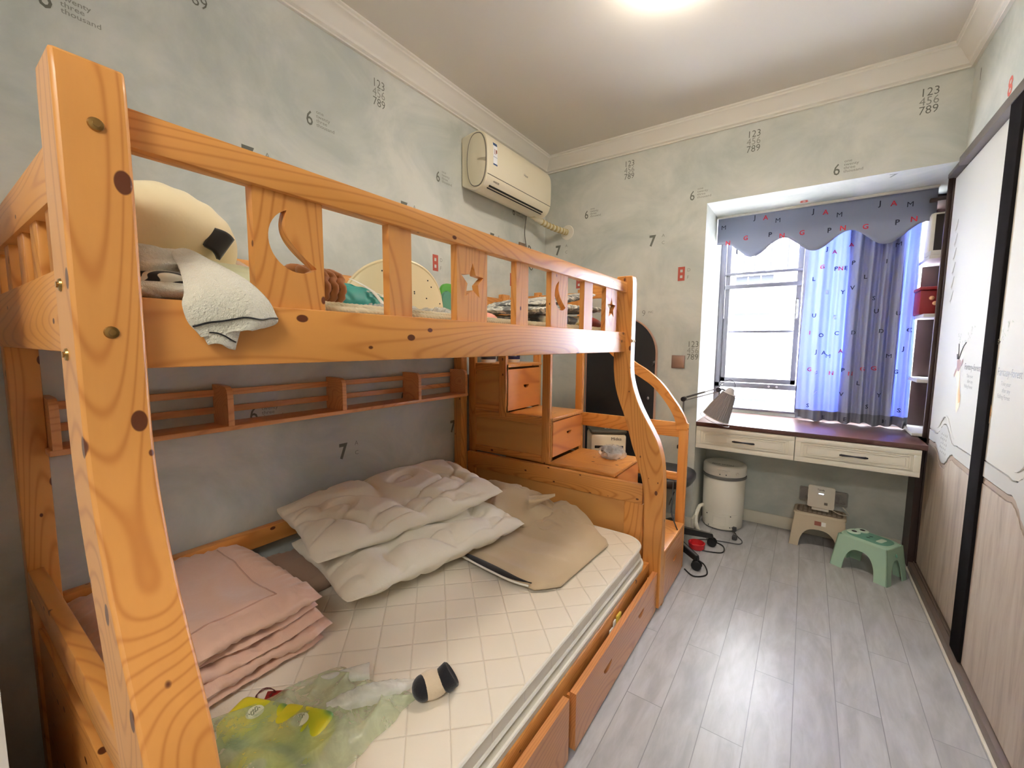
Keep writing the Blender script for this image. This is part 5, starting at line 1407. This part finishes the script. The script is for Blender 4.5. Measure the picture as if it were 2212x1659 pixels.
# ------------------------------------------------------------------ things heaped on the upper bunk
ZB = 1.335
M_CUSH = cloth('cream cotton cushion', (236, 220, 178), 0.7, 0.3, 30, 0.15)
cu1 = Thing('bolster_cushion', 'plump cream cushion on the upper bunk behind the near bed post', 'cushion', (-1.05, 0.27, ZB), 'cushions on the upper bunk')
def cushf(q):
    gat = 0.004*math.sin(math.atan2(q.z, q.y)*16)*max(0.0, (q.z/0.125) - 0.35)
    return q*(1 + 0.05*nz(q, 7, 3)) + Vector((gat, 0, gat*0.4))
gc = G(); gc.ellipsoid((-1.02, 0.288, 1.452), (0.15, 0.112, 0.108), RM((0, 0, 0), -20, 0, 0), 90, 60, f=cushf, p=0.85)
cu1.part('cover', gc, M_CUSH, smooth=80)
cu2 = Thing('bolster_cushion', 'pale green cushion lying flat under the striped towels', 'cushion', (-0.92, 0.34, ZB), 'cushions on the upper bunk')
cu2.part('cover', pillow_geo(0.15, 0.14, 0.045, RM((-0.93, 0.33, 1.383), 0, 6, 5), 9.2, 0.006, pinch=0.05), cloth('pale green cushion', (214, 218, 178), 0.7, 0.3), smooth=80)
# dark strap round the cream cushion
g = G()
A_, B_, C_, D_ = Vector((-0.885, 0.334, 1.480)), Vector((-0.87, 0.358, 1.464)), Vector((-0.865, 0.330, 1.423)), Vector((-0.87, 0.311, 1.444))
g.grid(lambda u, v: A_.lerp(B_, u).lerp(D_.lerp(C_, u), v) + Vector((0.012*math.sin(PI*u), 0, 0)), 10, 10)
cu1.part('strap', g, cloth('black webbing', (44, 42, 40), 0.8), solid=0.006, label='black fabric strap')
# terry towels
M_TERRY = cloth('cream terry', (232, 226, 206), 0.98, 0.6, 260, 0.9); M_DKPRINT = cloth('dark towel print', (66, 62, 62), 0.95, 0.4)
wv = N(M_DKPRINT, 'ShaderNodeTexWave'); wv.inputs['Scale'].default_value = 26.0; wv.inputs['Distortion'].default_value = 5.0; L(M_DKPRINT, mapping(M_DKPRINT), wv.inputs['Vector'])
setc(M_DKPRINT, ramp(M_DKPRINT, wv.outputs['Fac'], [(0.60, (52, 50, 52)), (0.72, (226, 220, 202))]))
tw = Thing('terry_towel', 'cream terry towel with black piping draped over the bed side board', 'towel', (-0.73, 0.28, 1.34), 'towels on the bed rail')
LFT = interp([(-0.86, 0.215, 1.410), (-0.790, 0.232, 1.412), (-0.742, 0.232, 1.385), (-0.712, 0.228, 1.350), (-0.702, 0.221, 1.328), (-0.700, 0.224, 1.308), (-0.702, 0.233, 1.296), (-0.703, 0.240, 1.284)], 60)
RGT = interp([(-0.86, 0.255, 1.415), (-0.800, 0.262, 1.420), (-0.752, 0.280, 1.400), (-0.712, 0.312, 1.370), (-0.700, 0.332, 1.345), (-0.698, 0.342, 1.322), (-0.700, 0.346, 1.312), (-0.703, 0.330, 1.305)], 60)
def tf(u, v):
    i = min(59, int(v*59)); f = v*59 - i
    a = LFT[i].lerp(LFT[min(59, i+1)], f); b = RGT[i].lerp(RGT[min(59, i+1)], f)
    p = a.lerp(b, u)
    k = max(0, v - 0.2)
    return p + Vector((0.010*math.sin(PI*u)*min(1, k*3) + 0.005*math.sin(u*9 + v*2)*k, 0, 0.004*nz((u*3, v*4, 0), 1.5, 2)))
g = G(); g.grid(tf, 50, 80); tw.part('cloth', g, M_TERRY, smooth=80, solid=0.006, subd=0)
g = G(); g.tube([tf(i/40, 0.80 - 0.06*math.sin(PI*i/40)) + Vector((0.0042, 0, 0)) for i in range(41)], 0.0013, 5); tw.part('piping', g, M_BLACK)
g = G()
def tail(u, v):
    a = Vector((-0.700, 0.236, 1.300)).lerp(Vector((-0.703, 0.292, 1.304)), u); b = Vector((-0.704, 0.250, 1.275)).lerp(Vector((-0.706, 0.283, 1.270)), u)
    return a.lerp(b, v) + Vector((0.006*math.sin(PI*u), 0, 0.003*math.sin(u*5)))
g.grid(tail, 24, 16); tw.part('folded_corner', g, M_TERRY, smooth=80, solid=0.006)
g = G(); g.tube([tail(0.15 + 0.8*i/20, 0.42 + 0.25*i/20) + Vector((0.0045, 0, 0)) for i in range(21)], 0.0011, 5); tw.part('piping', g, M_BLACK)
tw2 = Thing('terry_towel', 'bunched cream towel with black lettering beside the near bed post', 'towel', (-0.80, 0.20, ZB), 'towels on the bed rail')
for i, (cx, cy2, cz, rx, ry, rz_, sd, mm) in enumerate(((-0.800, 0.205, 1.388, 0.055, 0.050, 0.026, 3.0, 0), (-0.775, 0.215, 1.368, 0.045, 0.048, 0.018, 6.0, 1), (-0.772, 0.222, 1.353, 0.050, 0.052, 0.014, 9.0, 0), (-0.765, 0.196, 1.348, 0.035, 0.030, 0.012, 4.5, 0))):
    g = G()
    def ff(q, sd=sd, r=(rx, ry, rz_)):
        k = 1 + 0.35*(ridged((q.x, q.y*0.6, q.z*2), 16, sd) - 0.55)
        return Vector((q.x*k, q.y*k, q.z*k))
    g.ellipsoid((cx, cy2, cz), (rx, ry, rz_), None, 60, 36, f=ff)
    tw2.part('fold', g, M_DKPRINT if mm else M_TERRY, smooth=80, label='dark printed fold' if mm else None)
# translucent bag and grey roll behind the moon panel
g = G()
def fb(u, v):
    y = lerp(0.33, 0.68, u); z = lerp(1.337, lerp(1.545, 1.40, u**0.8) , v)
    return Vector((-1.08 + 0.05*math.sin(u*5) - 0.10*v + 0.02*nz((u*4, v*4, 0), 2, 3), y, z + 0.01*nz((u*6, v*4, 1), 2, 7)*v))
g.grid(fb, 60, 30)
gb = Thing('clear_storage_bag', 'sagging translucent grey plastic bag behind the moon panel', 'bag', (-1.1, 0.5, ZB))
gb.part('film', g, plastic('grey translucent film', (204, 200, 190), 0.48, 0.2), smooth=80)
g = G(); g.ellipsoid((-1.05, 0.47, 1.385), (0.10, 0.13, 0.050), None, 40, 24, f=lambda q: q*(1 + 0.12*nz(q, 14, 2))); gb.part('contents', g, cloth('grey green cloth', (150, 150, 128), 0.9, 0.2), smooth=80)

# ropes
M_ROPEB = cloth('brown rope', (178, 118, 74), 0.9, 0.2); M_ROPEC = cloth('cream rope', (232, 218, 184), 0.85, 0.2)
def rope(path, r, turns, m, par, name):
    """two twisted strands"""
    P = interp(path, int(turns*9)); n = len(P)
    for ph in (0, 2*PI/3, 4*PI/3):
        pts = []
        for i, p in enumerate(P):
            t = (P[min(i+1, n-1)] - P[max(i-1, 0)]).normalized(); a = t.cross(Vector((0, 0, 1)))
            if a.length < 0.1: a = t.cross(Vector((1, 0, 0)))
            a.normalize(); b = t.cross(a); an = i/9*2*PI + ph
            pts.append(p + (a*math.cos(an) + b*math.sin(an))*r*0.5)
        g = G(); g.tube(pts, r*0.58, 6); par.part(name, g, m, smooth=80)
cr = Thing('brown_rope', 'coil of thick brown rope on the upper bunk right of the moon panel', 'rope', (-0.90, 0.53, ZB))
for k in range(5):
    y = 0.475 + 0.018*k; g = G()
    loop = [(-0.885 + 0.055*math.cos(a), y + 0.004*math.sin(2*a), 1.389 + 0.042*math.sin(a)) for a in [2*PI*i/40 for i in range(40)]]
    pts = [Vector(p) for p in loop]
    g.tube([p + Vector((0.003*math.sin(i*1.5), 0.004*math.cos(i*1.5), 0)) for i, p in enumerate(pts)], 0.0095, 8, closed=True)
    cr.part('coil', g, M_ROPEB, smooth=80)
rc = Thing('cream_rope', 'cream twisted rope running along the inside of the guard rail', 'rope', (-0.765, 1.2, ZB))
rope([(-0.762, 0.44, 1.343), (-0.760, 0.80, 1.342), (-0.762, 1.2, 1.342), (-0.760, 1.6, 1.341), (-0.765, 1.93, 1.342)], 0.0075, 52, M_ROPEC, rc, 'strand')
rope([(-0.790, 0.44, 1.352), (-0.788, 0.80, 1.350), (-0.790, 1.10, 1.348), (-0.786, 1.5, 1.348), (-0.792, 1.90, 1.347)], 0.0085, 46, M_ROPEC, rc, 'strand')

# teal packet and clear wrappers
M_TEAL = mat('teal packet', (58, 164, 154), 0.55)
tp = Thing('teal_packet', 'teal plastic packet with white lettering next to the brown rope', 'packet', (-0.92, 0.66, ZB))
PM = RM((-0.925, 0.655, 1.382), -8, 28, -4)
tp.part('wrapper', pillow_geo(0.060, 0.098, 0.032, PM, 4.4, 0.004, 40, 40, pinch=0.02), M_TEAL, smooth=80)
g = G(); g.text('COM', 0.034, lambda a, b: PM @ Vector((0.010 + b*0.9 - 0.004, 0.002 + a, 0.0335)), 0, bold=0.03); tp.part('print', g, M_WHITE)
g = G(); g.grid(lambda u, v: PM @ Vector((lerp(-0.05, 0.075, u), lerp(-0.012, 0.002, v) + 0.03*u, 0.036 + 0.004*math.sin(u*PI) - 0.03*max(0, u-0.6))), 20, 4); tp.part('tape', g, M_PIPE, solid=0.001)
cw = Thing('clear_packets', 'crinkled clear packets lying before the cream board on the upper bunk', 'packets', (-0.88, 0.80, ZB))
for i, (y, x, z, s, rz) in enumerate(((0.66, -0.845, 1.355, 0.055, 10), (0.73, -0.850, 1.358, 0.050, -14), (0.86, -0.850, 1.362, 0.060, 8))):
    cw.part('packet', pillow_geo(0.030, s, 0.013, RM((x, y, z), 6, 24, rz), 3.3*i + 1, 0.012, 36, 44, pinch=0.0), plastic('silvery film', (232, 232, 224), 0.60, 0.12), smooth=50)

# curved cream board (child seat back)
M_SEAT = mat('cream seat shell', (232, 214, 172), 0.45)
cb = Thing('cream_seat_shell', 'cream moulded seat back with small holes standing on the upper bunk', 'seat', (-0.98, 0.87, ZB))
def sb(u, v):
    # flattened arch, wraps back at the left side
    a = lerp(0.715, 1.000, u)
    e = math.sqrt(max(0.0, 1 - (2*u - 1)**2*0.98))
    top = 1.352 + 0.168*(e**0.75)
    x = -0.955 - 0.10*(1-u)**2.2 - 0.02*v
    return Vector((x, a, lerp(1.337, top, v)))
g = G(); g.grid(sb, 50, 24); cb.part('shell', g, M_SEAT, smooth=80, solid=0.008)
g = G()
for u, v in ((0.30, 0.85), (0.78, 0.82), (0.82, 0.74), (0.93, 0.55), (0.60, 0.52), (0.60, 0.49), (0.74, 0.46), (0.95, 0.25), (0.30, 0.45)):
    q = sb(u, v) + Vector((0.0045, 0, 0)); g.ellipsoid(q, (0.0012, 0.0028, 0.0024), None, 8, 6)
cb.part('hole', g, M_BLACK)
g = G(); g.tube([sb(i/40, 1.0) for i in range(41)], 0.006, 8); cb.part('rim', g, M_SEAT)

# small chairs
for (nm, lab, y, x, col, hh, w) in (('toy_chair', 'bright green plastic toy chair back behind the teal one', 1.135, -1.08, (86, 168, 56), 0.155, 0.075), ('toy_chair', 'teal plastic toy chair back next to the cream seat back', 1.045, -1.00, (96, 158, 132), 0.115, 0.050)):
    t = Thing(nm, lab, 'toy', (x, y, ZB), 'toy chairs on the upper bunk')
    m = mat('toy green', col, 0.4) if col[2] < 60 else mat('toy teal', col, 0.4)
    g = G(); out = rrect(y - w/2, y + w/2, ZB + 0.002, ZB + hh, 0.03, 8)
    holes = [rrect(y - w*0.3 + k*w*0.24, y - w*0.3 + k*w*0.24 + w*0.12, ZB + hh*(0.72 - 0.22*r), ZB + hh*(0.80 - 0.22*r), 0.002, 3) for k in range(3) for r in range(3)] if col[2] < 60 else []
    g.plate(out, holes, lambda a, b, tt: Vector((tt, a, b)), x, x + 0.012); t.part('backrest', g, m, smooth=40)
    g = G(); g.box(x - 0.09, x - 0.001, y - w/2, y + w/2, ZB + 0.035, ZB + 0.045, 0.004); t.part('seat', g, m)
    for dx in (-0.082, -0.02):
        for dy in (-w*0.4, w*0.4 - 0.006): t.part('leg', G().box(x + dx, x + dx + 0.010, y + dy, y + dy + 0.008, ZB, ZB + 0.035, 0.002), m)
g = G(); g.ellipsoid((-0.98, 1.225, 1.362), (0.05, 0.055, 0.030), None, 30, 18)
single('pink_ball', 'pink rounded toy lying behind the cream rope on the upper bunk', 'toy', g, mat('salmon pink', (236, 160, 140), 0.6), (-0.98, 1.225, ZB), smooth=80)

# folded blankets at the far end
def blanket_mat():
    m = cloth('grey and white patterned blanket', (120, 120, 116), 0.9, 0.4)
    v = mapping(m, (1, 1, 2.0)); n = noise_n(m, v, 11.0, 3.0, 0.6, 0.8)
    setc(m, ramp(m, n.outputs[0], [(0.40, (70, 70, 68)), (0.47, (130, 130, 124)), (0.53, (226, 222, 208)), (0.60, (96, 96, 94))])); return m
M_BLK = blanket_mat()
M_BLKY = cloth('yellow and cream patterned blanket', (220, 200, 110), 0.9, 0.4)
v = mapping(M_BLKY); n = noise_n(M_BLKY, v, 10.0, 2.0, 0.5, 0.6)
setc(M_BLKY, ramp(M_BLKY, n.outputs[0], [(0.42, (222, 200, 96)), (0.50, (224, 216, 186)), (0.60, (60, 60, 60))]))
def bl(x0, x1, y0, y1, z0, z1, seed, tilt):
    g = fold_slab(x0, x1, y0, y1, z0, z1, seed, 0.006, 60, 60)
    g.v = [Vector((v.x, v.y, v.z + max(0, v.y - y0)*tilt)) for v in g.v]; return g
single('patterned_blanket', 'folded yellow and black blanket at the bottom of the pile on the upper bunk', 'blanket', bl(-1.16, -0.815, 1.34, 1.93, 1.352, 1.392, 3.0, 0.02), M_BLKY, (-0.99, 1.6, ZB), 'blankets on the upper bunk', smooth=80)
single('patterned_blanket', 'folded grey and white blanket in the middle of the pile on the upper bunk', 'blanket', bl(-1.15, -0.805, 1.31, 1.93, 1.392, 1.422, 5.0, 0.06), M_BLK, (-0.98, 1.6, 1.39), 'blankets on the upper bunk', smooth=80)
single('patterned_blanket', 'loosely folded grey blanket topmost of the pile on the upper bunk', 'blanket', bl(-1.12, -0.830, 1.40, 1.90, 1.418, 1.446, 8.0, 0.15), M_BLK, (-0.98, 1.6, 1.42), 'blankets on the upper bunk', smooth=80)
g = G(); g.ellipsoid((-0.845, 1.80, 1.372), (0.06, 0.12, 0.034), None, 40, 24, f=lambda q: q*(1 + 0.15*nz(q, 12, 2)))
single('red_bundle', 'dark red cloth bundle under the blankets near the last star panel', 'cloth', g, cloth('dark red cloth', (150, 52, 42), 0.9, 0.3), (-0.845, 1.80, ZB), smooth=80)
